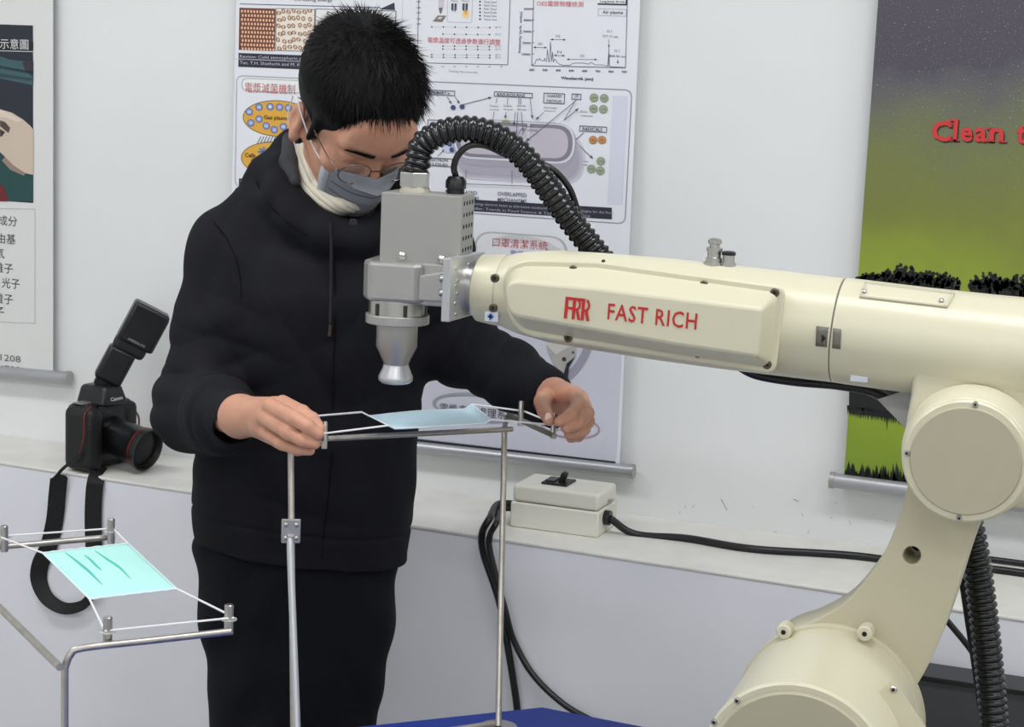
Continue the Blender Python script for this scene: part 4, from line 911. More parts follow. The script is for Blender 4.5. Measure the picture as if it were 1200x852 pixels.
# joints
SL, EL, WL = K(270, 292, 2.58), K(231, 468, 2.52), K(282, 488, 2.27)
SR, ER, WR = K(508, 296, 2.60), K(536, 405, 2.60), K(641, 461, 2.42)
HC = K(421, 118, 2.50)
th, yw, rl = R(47), R(33), R(-5)
Rm = Matrix.Rotation(yw, 3, 'Z') @ Matrix.Rotation(th, 3, 'X') @ Matrix.Rotation(rl, 3, 'Y')
HM = np.array(Rm)                                         # columns: head axes (right, back, up) in K space
def H(x, y, z): return HC + HM @ np.array((x, y, z))
HMr = HM.T
# head and neck
hv = Vol(HC - .22, HC + (.2, .2, .16), .0016)
hv.ell(H(0, .012, .012), (.074, .094, .088), HMr, .01)                       # cranium
hv.ell(H(0, -.045, -.045), (.060, .048, .075), HMr, .03)                     # face mass
hv.ell(H(0, -.058, -.100), (.036, .034, .030), HMr, .03)                     # chin and jaw
for sx_ in (-1, 1):
    hv.cone(H(.058 * sx_, -.005, -.062), H(.030 * sx_, -.062, -.102), .014, .014, .025)   # jaw line
    hv.ell(H(.044 * sx_, -.068, -.045), (.020, .016, .016), HMr, .02)        # cheekbone
    hv.cone(H(.014 * sx_, -.090, .004), H(.044 * sx_, -.078, .003), .009, .008, .014)     # brow ridge
    hv.ell(H(.032 * sx_, -.094, -.020), (.017, .010, .011), HMr, .006, 'sub')  # eye socket
    hv.ell(H(.032 * sx_, -.077, -.021), (.0145, .0125, .0125), HMr, .004)    # closed lid over the eyeball
    hv.cone(H(.020 * sx_, -.0895, -.0265), H(.044 * sx_, -.084, -.0265), .0014, .0012, .002)  # lash line
    # ear
    E0 = H(.079 * sx_, .010, -.046)
    hv.ell(E0, (.008, .017, .031), HMr @ np.eye(3), .006)
    hv.ell(H(.088 * sx_, .006, -.040), (.006, .009, .017), HMr, .004, 'sub')
    hv.ell(H(.080 * sx_, .000, -.070), (.007, .008, .011), HMr, .006)
hv.ell(H(0, -.084, .028), (.05, .02, .035), HMr, .03)                        # forehead
hv.cone(H(0, -.090, -.012), H(0, -.108, -.050), .0075, .010, .012); hv.ell(H(0, -.106, -.052), (.0145, .012, .010), HMr, .008)  # nose
for sx_ in (-1, 1): hv.ell(H(.011 * sx_, -.099, -.054), (.006, .008, .006), HMr, .005)
hv.cone(H(-.018, -.092, -.078), H(.018, -.092, -.078), .006, .006, .008); hv.cone(H(-.016, -.090, -.088), H(.016, -.090, -.088), .006, .006, .008)
hv.cone(H(-.02, -.099, -.083), H(.02, -.099, -.083), .0018, .0018, .002, 'sub')
NB = K(392, 250, 2.62)
hv.cone(H(0, .025, -.05), NB, .052, .058, .03)
headp = hv.extract()
# hands
def hand(specs, palm, lo, hi, wrist, elbow, nails):
    v = Vol(lo, hi, .0012)
    v.cone(elbow, wrist, .036, .0265, .01)
    for a, b, ra, rb in palm: v.cone(a, b, ra, rb, .010)
    for pts, rs in specs: v.chain(pts, rs, .0035)
    return v.extract()
def KK(*a): return [K(*q) for q in a]
Lh = hand([(KK((331, 472, 2.190), (354, 483, 2.145), (366, 491, 2.128), (374.5, 502, 2.122)), (.0100, .0090, .0082, .0074)),
           (KK((317, 476, 2.180), (346, 491, 2.125), (361, 500, 2.112), (373, 509, 2.112)), (.0108, .0096, .0086, .0074)),
           (KK((309, 488, 2.185), (338, 507, 2.130), (355, 516, 2.115), (369, 520, 2.115)), (.0104, .0092, .0082, .0070)),
           (KK((305, 502, 2.200), (331, 520, 2.150), (348, 527, 2.135), (363, 528, 2.130)), (.0094, .0082, .0074, .0064)),
           (KK((300, 500, 2.23), (328, 515, 2.18), (352, 513, 2.152), (371, 508, 2.136)), (.0135, .0115, .0095, .0080))],
          [(WL, K(327, 476, 2.20), .0235, .0125), (WL, K(315, 481, 2.19), .0245, .0135), (WL, K(309, 490, 2.195), .0245, .0130), (WL, K(306, 502, 2.205), .0235, .0115), (K(318, 480, 2.195), K(308, 499, 2.20), .013, .013)],
          K(330, 497, 2.22) - (.13, .14, .09), K(330, 497, 2.22) + (.09, .13, .09), WL, EL, None)
Rh = hand([(KK((674, 461, 2.335), (677, 476, 2.275), (667, 488, 2.235), (656, 494, 2.222)), (.0100, .0092, .0082, .0072)),
           (KK((681, 467, 2.342), (688, 484, 2.280), (678, 497, 2.242), (664, 502, 2.228)), (.0100, .0092, .0082, .0072)),
           (KK((684, 475, 2.350), (689, 494, 2.292), (681, 506, 2.258), (667, 509, 2.246)), (.0096, .0088, .0078, .0070)),
           (KK((682, 484, 2.36), (685, 503, 2.305), (678, 511, 2.275), (669, 513.5, 2.264)), (.0088, .0078, .0072, .0064)),
           (KK((641, 463, 2.395), (636, 470, 2.335), (638, 481, 2.282), (643.5, 492, 2.240)), (.0135, .0115, .0096, .0080))],
          [(WR, K(671, 463, 2.34), .0235, .0125), (WR, K(678, 468, 2.345), .0235, .0130), (WR, K(681, 475, 2.355), .0235, .0125), (WR, K(680, 483, 2.365), .0225, .0115), (K(650, 468, 2.39), K(670, 480, 2.36), .016, .014)],
          K(662, 482, 2.31) - (.09, .12, .09), K(662, 482, 2.31) + (.09, .17, .09), WR, ER, None)
# hidden torso, arms and legs at a coarse grid
fl = 0.0
bv = Vol((hip[0] - .32, 2.25, -.01), (hip[0] + .45, 2.95, 1.45), .006)
HZ = hip[2]
KL, KRr = (hip[0] - .075, 2.60, .47), (hip[0] + .075, 2.60, .47); AL_, AR = (hip[0] - .085, 2.66, .08), (hip[0] + .09, 2.66, .08)
bv.loft([(HZ - .06, hip[0], 2.63, .13, .085), (HZ + .08, hip[0], 2.63, .125, .08), (1.10, K(365, 520, 2.6)[0], 2.62, .12, .075), (1.25, K(388, 380, 2.6)[0], 2.61, .135, .08), (1.36, NB[0], 2.62, .10, .06), (1.40, NB[0], 2.62, .055, .05)], .02)
bv.cone(SL, EL, .045, .04, .02); bv.cone(EL, WL, .038, .027, .02); bv.cone(SR, ER, .045, .04, .02); bv.cone(ER, WR, .038, .027, .02)
for kn, an, sx_ in ((KL, AL_, -1), (KRr, AR, 1)):
    qq = K(304 if sx_ < 0 else 384, 850, 2.62); kn = (qq[0], 2.60, .47); bv.cone((hip[0] + .05 * sx_, 2.63, HZ - .05), qq, .065, .055, .02); bv.cone(qq, kn, .055, .048, .02); bv.cone(kn, an, .046, .034, .02)
    bv.cone((an[0], an[1], .045), (an[0] + .02 * sx_, an[1] - .14, .035), .036, .03, .02)
bodyp = bv.extract()
body = kmesh('body', [headp, Lh, Rh, bodyp], SKIN, man)
# trousers and shoes
tv = Vol((hip[0] - .25, 2.40, .03), (hip[0] + .25, 2.86, HZ + .12), .005)
def tl(y, xl, xr, ry):
    a = K(xl, y, 2.63); b = K(xr, y, 2.63); return ((a[2] + b[2]) / 2, (a[0] + b[0]) / 2, 2.63, (b[0] - a[0]) / 2, ry)
tv.loft([tl(880, 254, 437, .082), tl(852, 248, 442, .085), tl(800, 243, 450, .088), tl(740, 238, 458, .094), tl(690, 230, 466, .10), tl(640, 228, 471, .104), (HZ + .06, hip[0], 2.63, .142, .10)], .02)
q1, q2 = K(304, 850, 2.62), K(384, 850, 2.62)
tv.cone(q1, (q1[0], 2.60, .47), .070, .066, .02); tv.cone((q1[0], 2.60, .47), (AL_[0], AL_[1], .07), .070, .060, .02)
tv.cone(q2, (q2[0], 2.60, .47), .070, .066, .02); tv.cone((q2[0], 2.60, .47), (AR[0], AR[1], .07), .070, .060, .02)
X, Y, Z = tv.grid(); tv.f += (.004 * np.sin(38 * Z + 30 * np.abs(X - hip[0]) + 2 * np.sin(19 * X + 9 * Y)) * np.sin(11 * Z + 21 * X)).astype(np.float32)
kmesh('trousers', [tv.extract()], PANTS, man)
for an, sx_ in ((AL_, -1), (AR, 1)):
    sv = Vol((an[0] - .08, an[1] - .24, -.01), (an[0] + .08, an[1] + .12, .14), .004)
    sv.cone((an[0], an[1], .045), (an[0] + .02 * sx_, an[1] - .15, .034), .045, .034, .02); sv.cone((an[0], an[1], .1), (an[0], an[1], .04), .042, .044, .02)
    g_, A1, A2, A3 = sv.reg(sv.lo, sv.lo + .5, 1); sv.f = np.maximum(sv.f, (.004 - A3) + 0 * A1 + 0 * A2).astype(np.float32)
    kmesh('shoe', [sv.extract()], BLKM, man)
# hoodie
hd = Vol((K(175, 470, 2.5)[0] - .03, 2.26, K(350, 690, 2.55)[2]), (K(690, 460, 2.35)[0] + .04, 2.80, K(330, 150, 2.62)[2] + .03), .0032)
def lv(y, xl, xr, Yc, ry):
    a = K(xl, y, Yc); b = K(xr, y, Yc); return (a[2] + (b[2] - a[2]) / 2, (a[0] + b[0]) / 2, Yc, (b[0] - a[0]) / 2, ry)
hem = lv(642, 232, 477, 2.62, .118)
hd.loft([lv(642, 232, 476, 2.62, .114), lv(618, 227, 482, 2.62, .120), lv(600, 226, 484, 2.62, .124), lv(560, 228, 487, 2.61, .122), lv(520, 231, 489, 2.605, .118), lv(460, 244, 493, 2.60, .115), lv(400, 258, 501, 2.59, .115), lv(340, 262, 512, 2.585, .115), lv(300, 262, 520, 2.59, .105), lv(270, 275, 500, 2.60, .085), lv(245, 300, 470, 2.61, .07)], .01, slope=-.085, x0=hem[1])
hd.cone(SL, K(330, 236, 2.62), .052, .045, .05); hd.cone(SR, K(455, 240, 2.62), .050, .045, .05)
hd.cone(SL, K(252, 380, 2.55), .057, .0545, .03); hd.cone(K(252, 380, 2.55), EL, .0545, .053, .03)
hd.cone(EL, K(258, 484, 2.38), .0535, .047, .03); hd.cone(K(258, 484, 2.38), K(276, 490, 2.305), .045, .034, .02)
cuf = K(280, 490, 2.285); hd.cone(K(272, 489, 2.32), cuf, .035, .033, .006)
hd.ell(K(223, 488, 2.49), (.045, .05, .042), None, .04); hd.cone(K(222, 492, 2.48), K(262, 508, 2.36), .036, .026, .03)
hd.cone(SR, K(516, 345, 2.60), .058, .056, .03); hd.cone(K(516, 345, 2.60), ER, .055, .053, .03)
hd.cone(ER, K(600, 440, 2.50), .054, .047, .03); hd.cone(K(600, 440, 2.50), K(632, 458, 2.445), .045, .038, .02)
cufR = K(641, 461, 2.425); hd.cone(K(630, 457, 2.45), cufR, .037, .036, .006); hd.cone(K(615, 462, 2.48), K(648, 488, 2.45), .026, .018, .02)
# hood bunched round the neck
ringp = [K(352, 178, 2.64), K(336, 205, 2.60), K(335, 232, 2.555), K(352, 256, 2.52), K(382, 272, 2.495), K(420, 280, 2.495), K(460, 262, 2.53), K(478, 232, 2.58), K(470, 205, 2.64), K(430, 180, 2.68), K(385, 168, 2.68), K(352, 178, 2.64)]
hd.chain(ringp, [.030, .032, .032, .030, .025, .022, .025, .030, .032, .034, .034, .030], .02)
hd.cone(K(318, 200, 2.63), K(345, 176, 2.65), .026, .024, .03); hd.cone(K(305, 212, 2.63), K(330, 240, 2.58), .018, .026, .03)
hd.chain([K(300, 216, 2.62), K(318, 243, 2.57), K(352, 272, 2.515), K(384, 286, 2.49)], [.016, .018, .016, .012], .012)
# opening at the neck, cuffs hollow
hd.cone(K(393, 235, 2.585), HC + (-.005, .03, -.03), .060, .070, .012, 'sub')
hd.cone(K(290, 496, 2.24), K(270, 497, 2.325), .034, .026, .003, 'sub'); hd.cone(K(660, 474, 2.37), K(634, 464, 2.445), .032, .026, .003, 'sub')
X, Y, Z = hd.grid()
def gs(p, r): return np.exp(-(((X - p[0]) ** 2 + (Y - p[1]) ** 2 + (Z - p[2]) ** 2) / (r * r)))
def folds(p, r, dirv, fr, amp, ph=0., wv=.35):
    d = np.array(dirv, float); d /= np.linalg.norm(d)
    u = d[0] * (X - p[0]) + d[1] * (Y - p[1]) + d[2] * (Z - p[2])
    wob = wv * np.sin(23 * (X + Z) + 17 * Y + ph)
    return (gs(p, r) * amp * (1 - 2 * np.abs(np.sin(fr * u + wob + ph)) ** .8)).astype(np.float32)
hd.f += folds(EL, .10, (-.25, .1, 1), 70, .0038) + folds(K(240, 430, 2.48), .09, (.3, 0, 1), 55, .003, 1.) + folds(K(262, 300, 2.55), .09, (1, .2, -.4), 48, .003, .5)
hd.f += folds(ER, .10, (1, -.3, -.6), 60, .004) + folds(K(590, 430, 2.48), .08, (1, -.2, -.5), 60, .0035, .7) + folds(K(365, 600, 2.5), .12, (.2, 0, 1), 36, .0022) + folds(K(330, 420, 2.48), .15, (.8, 0, .5), 26, .003, 2.)
hd.f += folds(K(450, 440, 2.48), .13, (-.7, 0, .7), 30, .003, .3) + folds(K(258, 486, 2.36), .05, (.5, -1, -.1), 95, .0025)
hd.f += folds(K(330, 235, 2.58), .06, (.7, 0, 1), 60, .003, .4)
# hem band line and cuff line
zs = Z - (-.085) * (X - hem[1]); hd.f += (.003 * np.exp(-((zs - (hem[0] + .052)) / .003) ** 2)).astype(np.float32)
# armhole seam on the left shoulder
hd.f += (.0012 * np.sin(60 * X + 47 * Z) * np.sin(53 * Y + 31 * X)).astype(np.float32)
hoodp = hd.extract(); hoodie = kmesh('hoodie', [hoodp], HOOD, man); hb = kbvh([hoodp])
def seam(name, pts, off, r, m, par, n=6):
    P = [q for q in (hit(hb, x, y, off) for x, y in pts) if q is not None]
    return MB().tube(P, r, n, smooth=4).build(name, m, par)
BL2 = mat('black_seam', (19, 19, 22), 1., spec=.1)
seam('seam', [(243, 250), (252, 262), (266, 280), (277, 305), (282, 330), (283, 350)], .0002, .0009, BL2, hoodie)
seam('seam', [(300, 212), (312, 236), (334, 258), (360, 276), (388, 288), (420, 294)], -.0002, .0010, BL2, hoodie)
seam('zipper', [(392, 300), (393, 340), (393, 380), (391, 430), (390, 480)], .0002, .0012, BL2, hoodie)
seam('zipper', [(389, 530), (385, 580), (380, 620), (377, 655)], .0002, .0012, BL2, hoodie)
dc = seam('drawstring', [(386, 262), (388, 290), (388, 330), (387, 378)], .003, .0024, mat('cord_black', (24, 24, 28), .7), hoodie, 8)
seam('cord_tip', [(387, 379), (387, 386), (386, 393)], .003, .0026, mat('cord_tip_metal', (110, 96, 80), .3, .9), dc, 8)
p = hit(hb, 414, 262, .002)
if p: MB().lathe(p, (CAM - p), [(0, .006), (.001, .006), (.001, .0035), (.0005, .0035)], 20).build('eyelet', mat('dark_eyelet', (50, 50, 54), .3, .8), hoodie)
# grey lining and cream knitted neck warmer
lv_ = Vol(K(325, 150, 2.6) - (.02, .16, .16), K(480, 150, 2.6) + (.02, .14, .04), .0025)
lv_.chain([K(340, 164, 2.605), K(338, 190, 2.560), K(346, 212, 2.528)], [.012, .012, .008], .01); 
kmesh('hood_lining', [lv_.extract()], HOODIN, man)
kv = MB()
kp = [(K(349, 172, 2.585), .012), (K(353, 194, 2.56), .013), (K(362, 214, 2.535), .013), (K(378, 231, 2.508), .012), (K(398, 243, 2.495), .011), (K(414, 246, 2.53), .011), (K(424, 244, 2.58), .011)]
knit = None
for i, (dx, dy, dY) in enumerate(((0, 0, 0), (6.5, -2, -.006), (12, -5, -.008), (-5, 3, .006))):
    pts = [fK1(q + np.array((dx * .0014, dY, -dy * .0012))) for q, r in kp]
    o = MB().tube(pts, .0070, 12, smooth=8); o = o.build('knit_rib', KNIT, knit or man)
    if knit is None: o.name = 'neck_warmer'; ORG['neck_warmer'] = ORG[man.name]; knit = o
# hair: a close cap and many tapered locks
cv = Vol(HC - .16, HC + .16, .002)
cv.ell(H(0, .016, .018), (.083, .102, .095), HMr, .01)
cv.ell(H(0, -.03, .062), (.062, .055, .04), HMr, .03)
cv.ell(H(0, -.078, -.060), (.070, .055, .078), HMr, .006, 'sub'); 
for sx_ in (-1, 1): cv.ell(H(.085 * sx_, .008, -.066), (.03, .030, .044), HMr, .006, 'sub')
for sx_ in (-1, 1): cv.cone(H(.070 * sx_, -.030, .0), H(.0745 * sx_, -.030, -.040), .008, .0045, .008)
cv.ell(H(0, .06, -.115), (.09, .08, .05), HMr, .01, 'sub')
capp = cv.extract(); hair = kmesh('hair', [capp], HAIR, man)
capb = kbvh([capp]); Pc = fromK(capp[0]); step = max(1, len(Pc) // 26000)
whorl = fK1(H(-.004, .045, .10)); hc = fK1(HC); sv_ = []; sf_ = []
Rw = Matrix((rh, fh, (0, 0, 1))).transposed() @ Rm           # head axes in world space
up_h = Rw @ V3((0, 0, 1)); fr_h = Rw @ V3((0, -1, 0)); hrng = random.Random(3)
nloc = 0
for i in hrng.sample(range(len(Pc)), min(len(Pc), 12000)):
    p = V3(Pc[i]); l = Rw.transposed() @ (p - hc)
    n = (p - hc - (Rw @ V3((0, .016, .018)))).normalized(); t = (p - whorl); t = (t - n * t.dot(n))
    if t.length < 1e-4: continue
    t.normalize(); top = max(0, min(1, (l.z - .02) / .06)); frn = max(0, min(1, (-l.y) / .08))
    if l.z < -.055: continue
    if l.y < -.06 and l.z < .015: continue
    rnd = V3((hrng.uniform(-1, 1), hrng.uniform(-1, 1), hrng.uniform(-1, 1)))
    tuft = top > .9 and hrng.random() < .10
    ln = .010 + (.008 if tuft else 0) + .010 * top + .010 * frn * (1 if l.z > .03 else 0) + hrng.random() * .007
    lift = .25 + .30 * top - .25 * frn + (.5 if tuft else 0); d = (t * 1.0 + n * lift + rnd * (.10 + .24 * top)).normalized(); wd_ = hrng.uniform(.0004, .0009)
    a = n.cross(d).normalized() * wd_; b_ = d.cross(a).normalized() * wd_ * .6; droop = -n * (ln * .25 * (1 - .6 * top)); p = p - n * .002
    base = len(sv_)
    for k_, (f1, f2) in enumerate(((0, 1), (.5, .8))):
        c_ = p + d * (ln * f1) + droop * f1 * f1; sv_ += [c_ + a * f2, c_ - a * f2 * .5 + b_ * f2, c_ - a * f2 * .5 - b_ * f2]
    sv_.append(p + d * ln + droop)
    for k_ in range(3): m_ = (k_ + 1) % 3; sf_.append((base + k_, base + m_, base + 3 + m_, base + 3 + k_)); sf_.append((base + 3 + k_, base + 3 + m_, base + 6))
MB().add(sv_, sf_).build('hair_locks', HAIR, hair, smooth=0, fix=False, kind='stuff')
# brows
hdb = kbvh([headp])
def hs_(x, y, z): return fK1(H(x, y, z))
for sx_ in (-1, 1):
    mbb = MB()
    for i in range(190):
        u = hrng.random(); x = (.012 + .036 * u) * sx_; z = .004 + .004 * math.sin(u * 2.6) + hrng.uniform(-.0038, .0038) * (1 - .5 * u)
        o_, dd = hs_(x, -.16, z), (hs_(x, -.05, z) - hs_(x, -.16, z)).normalized(); h_ = hdb.ray_cast(o_, dd)
        if h_[0] is None: continue
        q = h_[0] - dd * .0004; e_ = Rw @ V3((.9 * sx_, -.1, .35)).normalized(); mbb.tube([q, q + e_ * .004 - dd * .0008, q + e_ * .008], .0006, 4, smooth=1)
    mbb.build('eyebrow', HAIR, hair, smooth=0, kind='stuff')
# face mask
mk_ = MB(); rows = []; NU, NV = 36, 26
cen = [(-.110, -.034), (-.122, -.050), (-.121, -.074), (-.115, -.098), (-.107, -.126), (-.088, -.152)]; edg = [(.060, -.068, -.054), (.0595, -.068, -.066), (.058, -.068, -.080), (.055, -.068, -.096), (.051, -.067, -.114), (.046, -.066, -.134)]
def lerpT(T, v):
    f_ = v * (len(T) - 1); i = min(int(f_), len(T) - 2); f_ -= i; return [T[i][k] * (1 - f_) + T[i + 1][k] * f_ for k in range(len(T[0]))]
for j in range(NV + 1):
    v = j / NV; cy_m, cz_m = lerpT(cen, v); ex, ey, ez = lerpT(edg, v); row = []
    pl = .0055 * ((v * 3.5 + .25) % 1.0) if .18 < v < .92 else 0
    for i in range(NU + 1):
        s_ = i / NU * 2 - 1; w_ = abs(s_) ** 2.1; x = ex * s_ * (1 + .10 * (1 - abs(s_))); pk = .006 * math.exp(-(s_ / .16) ** 2) * math.exp(-((v - .1) / .2) ** 2)
        row.append(hs_(x, (cy_m - pk - pl * (1 - w_)) * (1 - w_) + ey * w_ , cz_m * (1 - w_) + ez * w_ + (.006 * abs(s_) ** 1.2 * (1 - abs(s_)) if v < .1 else 0)))
    rows.append(row)
fm = mk_.grid(rows).build('worn_mask', MASKG, man, smooth=75, solid=.0012)
for jj in (8, 13, 18, 23):
    MB().tube([r_ - fh * .0016 for r_ in rows[jj][3:-3]], .0009, 6, smooth=1).build('pleat_shade', mat('mask_pleat_shade', (78, 84, 96), .8), fm)  # darker lines paint the shade into the pleat creases
PALE = mat('mask_binding_pale', (176, 180, 188), .8)
MB().grid([[r[0] + (r[0] - r[2]) * .2 - (fh * .0012), r[2] - fh * .0012] for r in rows]).build('side_binding', PALE, fm, solid=.0008, smooth=60)
MB().grid([[r[-1], r[-3] - fh * .0012] for r in rows]).build('side_binding', PALE, fm, solid=.0008, smooth=60)
for sx_, ci in ((-1, 0), (1, -1)):
    MB().tube([rows[0][ci], hs_(.070 * sx_, -.042, -.046), hs_(.081 * sx_, -.008, -.026), hs_(.085 * sx_, .016, -.014), hs_(.084 * sx_, .034, -.022)], .0011, 6, smooth=6).build('ear_loop', WHITE, fm)
    MB().tube([rows[-1][ci], hs_(.068 * sx_, -.024, -.100), hs_(.077 * sx_, .004, -.082), hs_(.084 * sx_, .026, -.060), hs_(.084 * sx_, .034, -.022)], .0011, 6, smooth=6).build('ear_loop', WHITE, fm)
# glasses
GM = mat('glasses_metal', (120, 108, 100), .25, 1.); GL = mat('glasses_lens', (235, 240, 245), .03, alpha=.12, spec=.8)
fr_ = MB(); P = []
for sx_ in (-1, 1):
    c_ = (.033 * sx_, -.108, -.029); pts = []
    for i in range(41):
        q = 2 * math.pi * i / 40; pts.append(hs_(c_[0] + .0235 * math.cos(q), c_[1] + .0035 * abs(math.cos(q)) * (1 if math.cos(q) * sx_ > 0 else 0), c_[2] + .0200 * math.sin(q)))
    rim = MB().tube(pts, .0009, 6, smooth=1).build('rim' if P else 'glasses', GM, P[0] if P else man)
    if not P: ORG['glasses'] = ORG[man.name]
    P.append(rim)
    n_ = len(pts) - 1; cc_ = hs_(*c_); MB().add([cc_] + pts[:-1], [(0, i + 1, (i + 1) % n_ + 1) for i in range(n_)]).build('lens', GL, P[0], smooth=0)
    MB().tube([hs_(.0565 * sx_, -.104, -.023), hs_(.066 * sx_, -.088, -.021), hs_(.074 * sx_, -.04, -.018), hs_(.080 * sx_, .004, -.008), hs_(.083 * sx_, .02, -.012)], .0009, 6, smooth=6).build('temple_arm', GM, P[0])
    MB().box(hs_(.0585 * sx_, -.103, -.023), (.005, .003, .004), (Rw @ V3((1, 0, 0)), Rw @ V3((0, 1, 0)), Rw @ V3((0, 0, 1)))).build('hinge', STEEL, P[0], smooth=0)
MB().tube([hs_(-.0105, -.109, -.024), hs_(0, -.1125, -.020), hs_(.0105, -.109, -.024)], .001, 6, smooth=6).build('bridge', GM, P[0])

# ------------------------------------------------------------------ camera with flash on the ledge
dp = LP(110, 548) + V3((0, .02, 0))
cview = (CAM - dp); cview.z = 0; cview.normalize(); side = V3((-cview.y, cview.x, 0))          # side points right in the picture
if side.dot(rh) < 0: side = -side
ang = R(47); LX = (cview * math.cos(ang) + side * math.sin(ang)).normalized(); BX = V3((0, 0, 1)).cross(LX); BX = BX if BX.dot(side) > 0 else -BX   # LX lens direction, BX along the body
dslr = thing('camera', 'black digital camera with wide lens and strap resting on the ledge', 'camera', dp)
def cp(a, b, c): return dp + BX * a + LX * b + UZ * c
e1 = .00156
axc = (BX, LX, UZ)
MB().box(cp(0, 0, .063), (.128, .056, .122), axc).build('body', BLK, dslr, bevel=.014, seg=4)
MB().box(cp(-.056, .012, .062), (.036, .072, .118), axc).build('grip', BLKM, dslr, bevel=.015, seg=4)
MB().box(cp(.052, .002, .062), (.034, .062, .112), axc).build('side_grip', BLKM, dslr, bevel=.012, seg=4)
a_ = [cp(-.036, .040, .118), cp(.036, .040, .118), cp(.036, -.03, .118), cp(-.036, -.03, .118)]; b_ = [cp(-.022, .034, .156), cp(.022, .034, .156), cp(.022, -.03, .154), cp(-.022, -.03, .154)]
MB().prism(a_, b_).build('prism_housing', BLK, dslr, bevel=.008, seg=4)
MB().box(cp(-.042, -.002, .1245), (.030, .024, .003), axc).build('top_display', mat('lcd_grey', (120, 120, 112), .3), dslr, smooth=0, bevel=.001)
l0 = cp(.004, .024, .062); ld_ = (LX * .98 - UZ * .20).normalized()
MB().lathe(l0, ld_, [(0, .036), (.012, .036), (.012, .0335), (.040, .034), (.041, .0355), (.066, .0365), (.068, .0375), (.086, .0405), (.090, .0405), (.090, .0375), (.080, .034)], 48).build('lens_barrel', BLK, dslr)
for i in range(36):
    q = 2 * math.pi * i / 36; a1 = ld_.orthogonal().normalized(); a2 = ld_.cross(a1); c_ = l0 + ld_ * .053 + (a1 * math.cos(q) + a2 * math.sin(q)) * .0362
MB().lathe(l0 + ld_ * .0755, ld_, [(0, .0396), (.0018, .0399)], 48, cap=False).build('red_ring', mat('ring_red', (150, 30, 30), .4), dslr)
MB().lathe(l0 + ld_ * .080, ld_, [(-.001, .0335), (.0, .0335), (.002, .028), (.0035, .018), (.004, .004)], 40).build('front_glass', mat('lens_glass', (10, 11, 15), .4, spec=.25), dslr)
ew = .0009
mb = MB(); tpn = cp(-.0, .0378, .130); put_text(mb, 'Canon', cp(-.016, .0405, .1285), BX, (UZ * .97 - LX * .16).normalized(), width=.032, height=.007, m=mat('print_white', (225, 225, 225), .5), bold=.02)
mb.build('badge', None, dslr, smooth=0, fix=False, label='white maker lettering')
for (a, b, c) in ((-.070, .046, .085), (-.052, .052, .120)): MB().lathe(cp(a, b, c), UZ, [(0, .006), (.004, .006)], 16).build('button', BLKM, dslr)
MB().tube([cp(-.079, .02, .03), cp(-.080, .035, .07), cp(-.078, .035, .11), cp(-.055, .030, .124)], .0013, 8).build('red_trim', mat('trim_red', (120, 24, 26), .5), dslr)
MB().tube([cp(.070, .02, .10), cp(.073, .028, .085), cp(.072, .03, .07)], .0018, 8).build('red_trim', mat('trim_red', (120, 24, 26), .5), dslr)
def ribbon(name, pts, wd_, m, par, off=0., wdir=None):
    P = catmull([V3(p) for p in pts], 8); rows = []
    for i, p in enumerate(P):
        t_ = (P[min(i + 1, len(P) - 1)] - P[max(i - 1, 0)]).normalized(); nn = (CAM - p).normalized()
        s_ = t_.cross(nn).normalized(); ww = wd_(i / (len(P) - 1)) if callable(wd_) else wd_; rows.append([p - s_ * ww / 2, p, p + s_ * ww / 2])
    return MB().grid(rows).build(name, m, par, smooth=0, solid=.0014)
STR = mat('black_strap_web', (22, 22, 24), .7, bump=.3, bscale=600)
ribbon('strap', [cp(-.078, .03, .04), LF(71, 552, .02), LF(69, 562, .018), LF(67, 580, .015), LF(64, 610, .012), LF(57, 640, .012), LF(47, 662, .012), LF(46, 682, .012), LF(56, 702, .012), LF(75, 713, .012), LF(95, 710, .014), LF(106, 700, .018)],
       lambda u: .006 if u < .12 else (.006 + (u - .12) * .5 if u < .17 else (.031 if u < .6 else .031 - .04 * (u - .6))), STR, dslr)
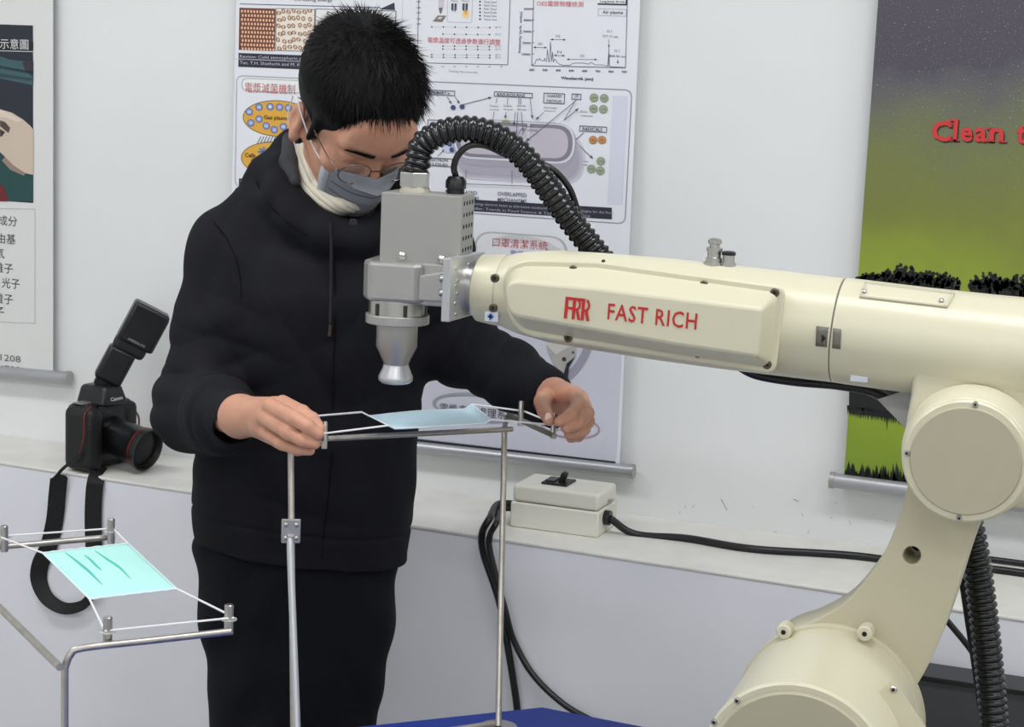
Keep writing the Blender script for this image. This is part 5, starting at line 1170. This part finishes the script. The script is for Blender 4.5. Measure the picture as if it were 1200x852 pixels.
ribbon('strap', [LP(122, 549) + V3((0, 0, .004)), LP(116, 556) + V3((0, 0, .003)), LF(112, 564, .012), LF(110, 580, .014), LF(109, 610, .014), LF(110, 650, .016), LF(108, 690, .02)], lambda u: .030, STR, dslr)
# flash
fx = (side * math.cos(R(27)) - UZ * math.sin(R(27))).normalized(); fz = (UZ * math.cos(R(27)) + side * math.sin(R(27))).normalized(); fy = fz.cross(fx)
f0 = cp(0, .0, .156); fp = V3(f0)
ft = thing('camera_flash', 'black flash unit tilted to the right on top of the camera', 'flash', fp)
MB().box(f0 + fz * .006, (.024, .024, .02), (fx, fy, fz)).build('foot', BLKM, ft, bevel=.002)
MB().box(f0 + fz * .042 + fx * .008, (.052, .04, .068), (fx, fy, fz)).build('body', BLK, ft, bevel=.007, seg=3)
MB().box(f0 + fz * .086 + fx * .016, (.062, .044, .030), (fx, fy, fz)).build('swivel', BLKM, ft, bevel=.009, seg=3)
f2x = fx; MB().box(f0 + fz * .130 + fx * .020, (.070, .052, .078), (fx, fy, fz)).build('head', BLK, ft, bevel=.006, seg=3)
MB().box(f0 + fz * .128 + fx * .050, (.0115, .050, .070), (fx, fy, fz)).build('diffuser_edge', mat('flash_dark', (34, 34, 36), .3), ft, bevel=.003)
yy = cview * .0265
mb = MB(); ny = fy if fy.dot(cview) > 0 else -fy
put_text(mb, 'SPEEDLITE', f0 + fz * .098 + fx * .004 + ny * .0268, fx, fz, width=.034, height=.0042, m=mat('print_grey', (170, 170, 170), .5)); mb.build('badge', None, ft, smooth=0, fix=False, label='pale lettering')

rhb = kbvh([Rh]); nl_ = hit(rhb, 642.5, 489, .0002)
if nl_:
    dv = (CAM - nl_).normalized(); sd_ = dv.cross(UZ).normalized(); u_ = sd_.cross(dv)
    MB().add([nl_ + dv * (.0012 if i == 0 else -.0006) + (sd_ * (math.cos(i * .628) * .0045) + u_ * (math.sin(i * .628) * .006)) * (0 if i == 0 else 1) for i in range(11)], [(0, i, i % 10 + 1) for i in range(1, 11)]).build('thumb_nail', mat('nail_pink', (232, 196, 184), .35), body)
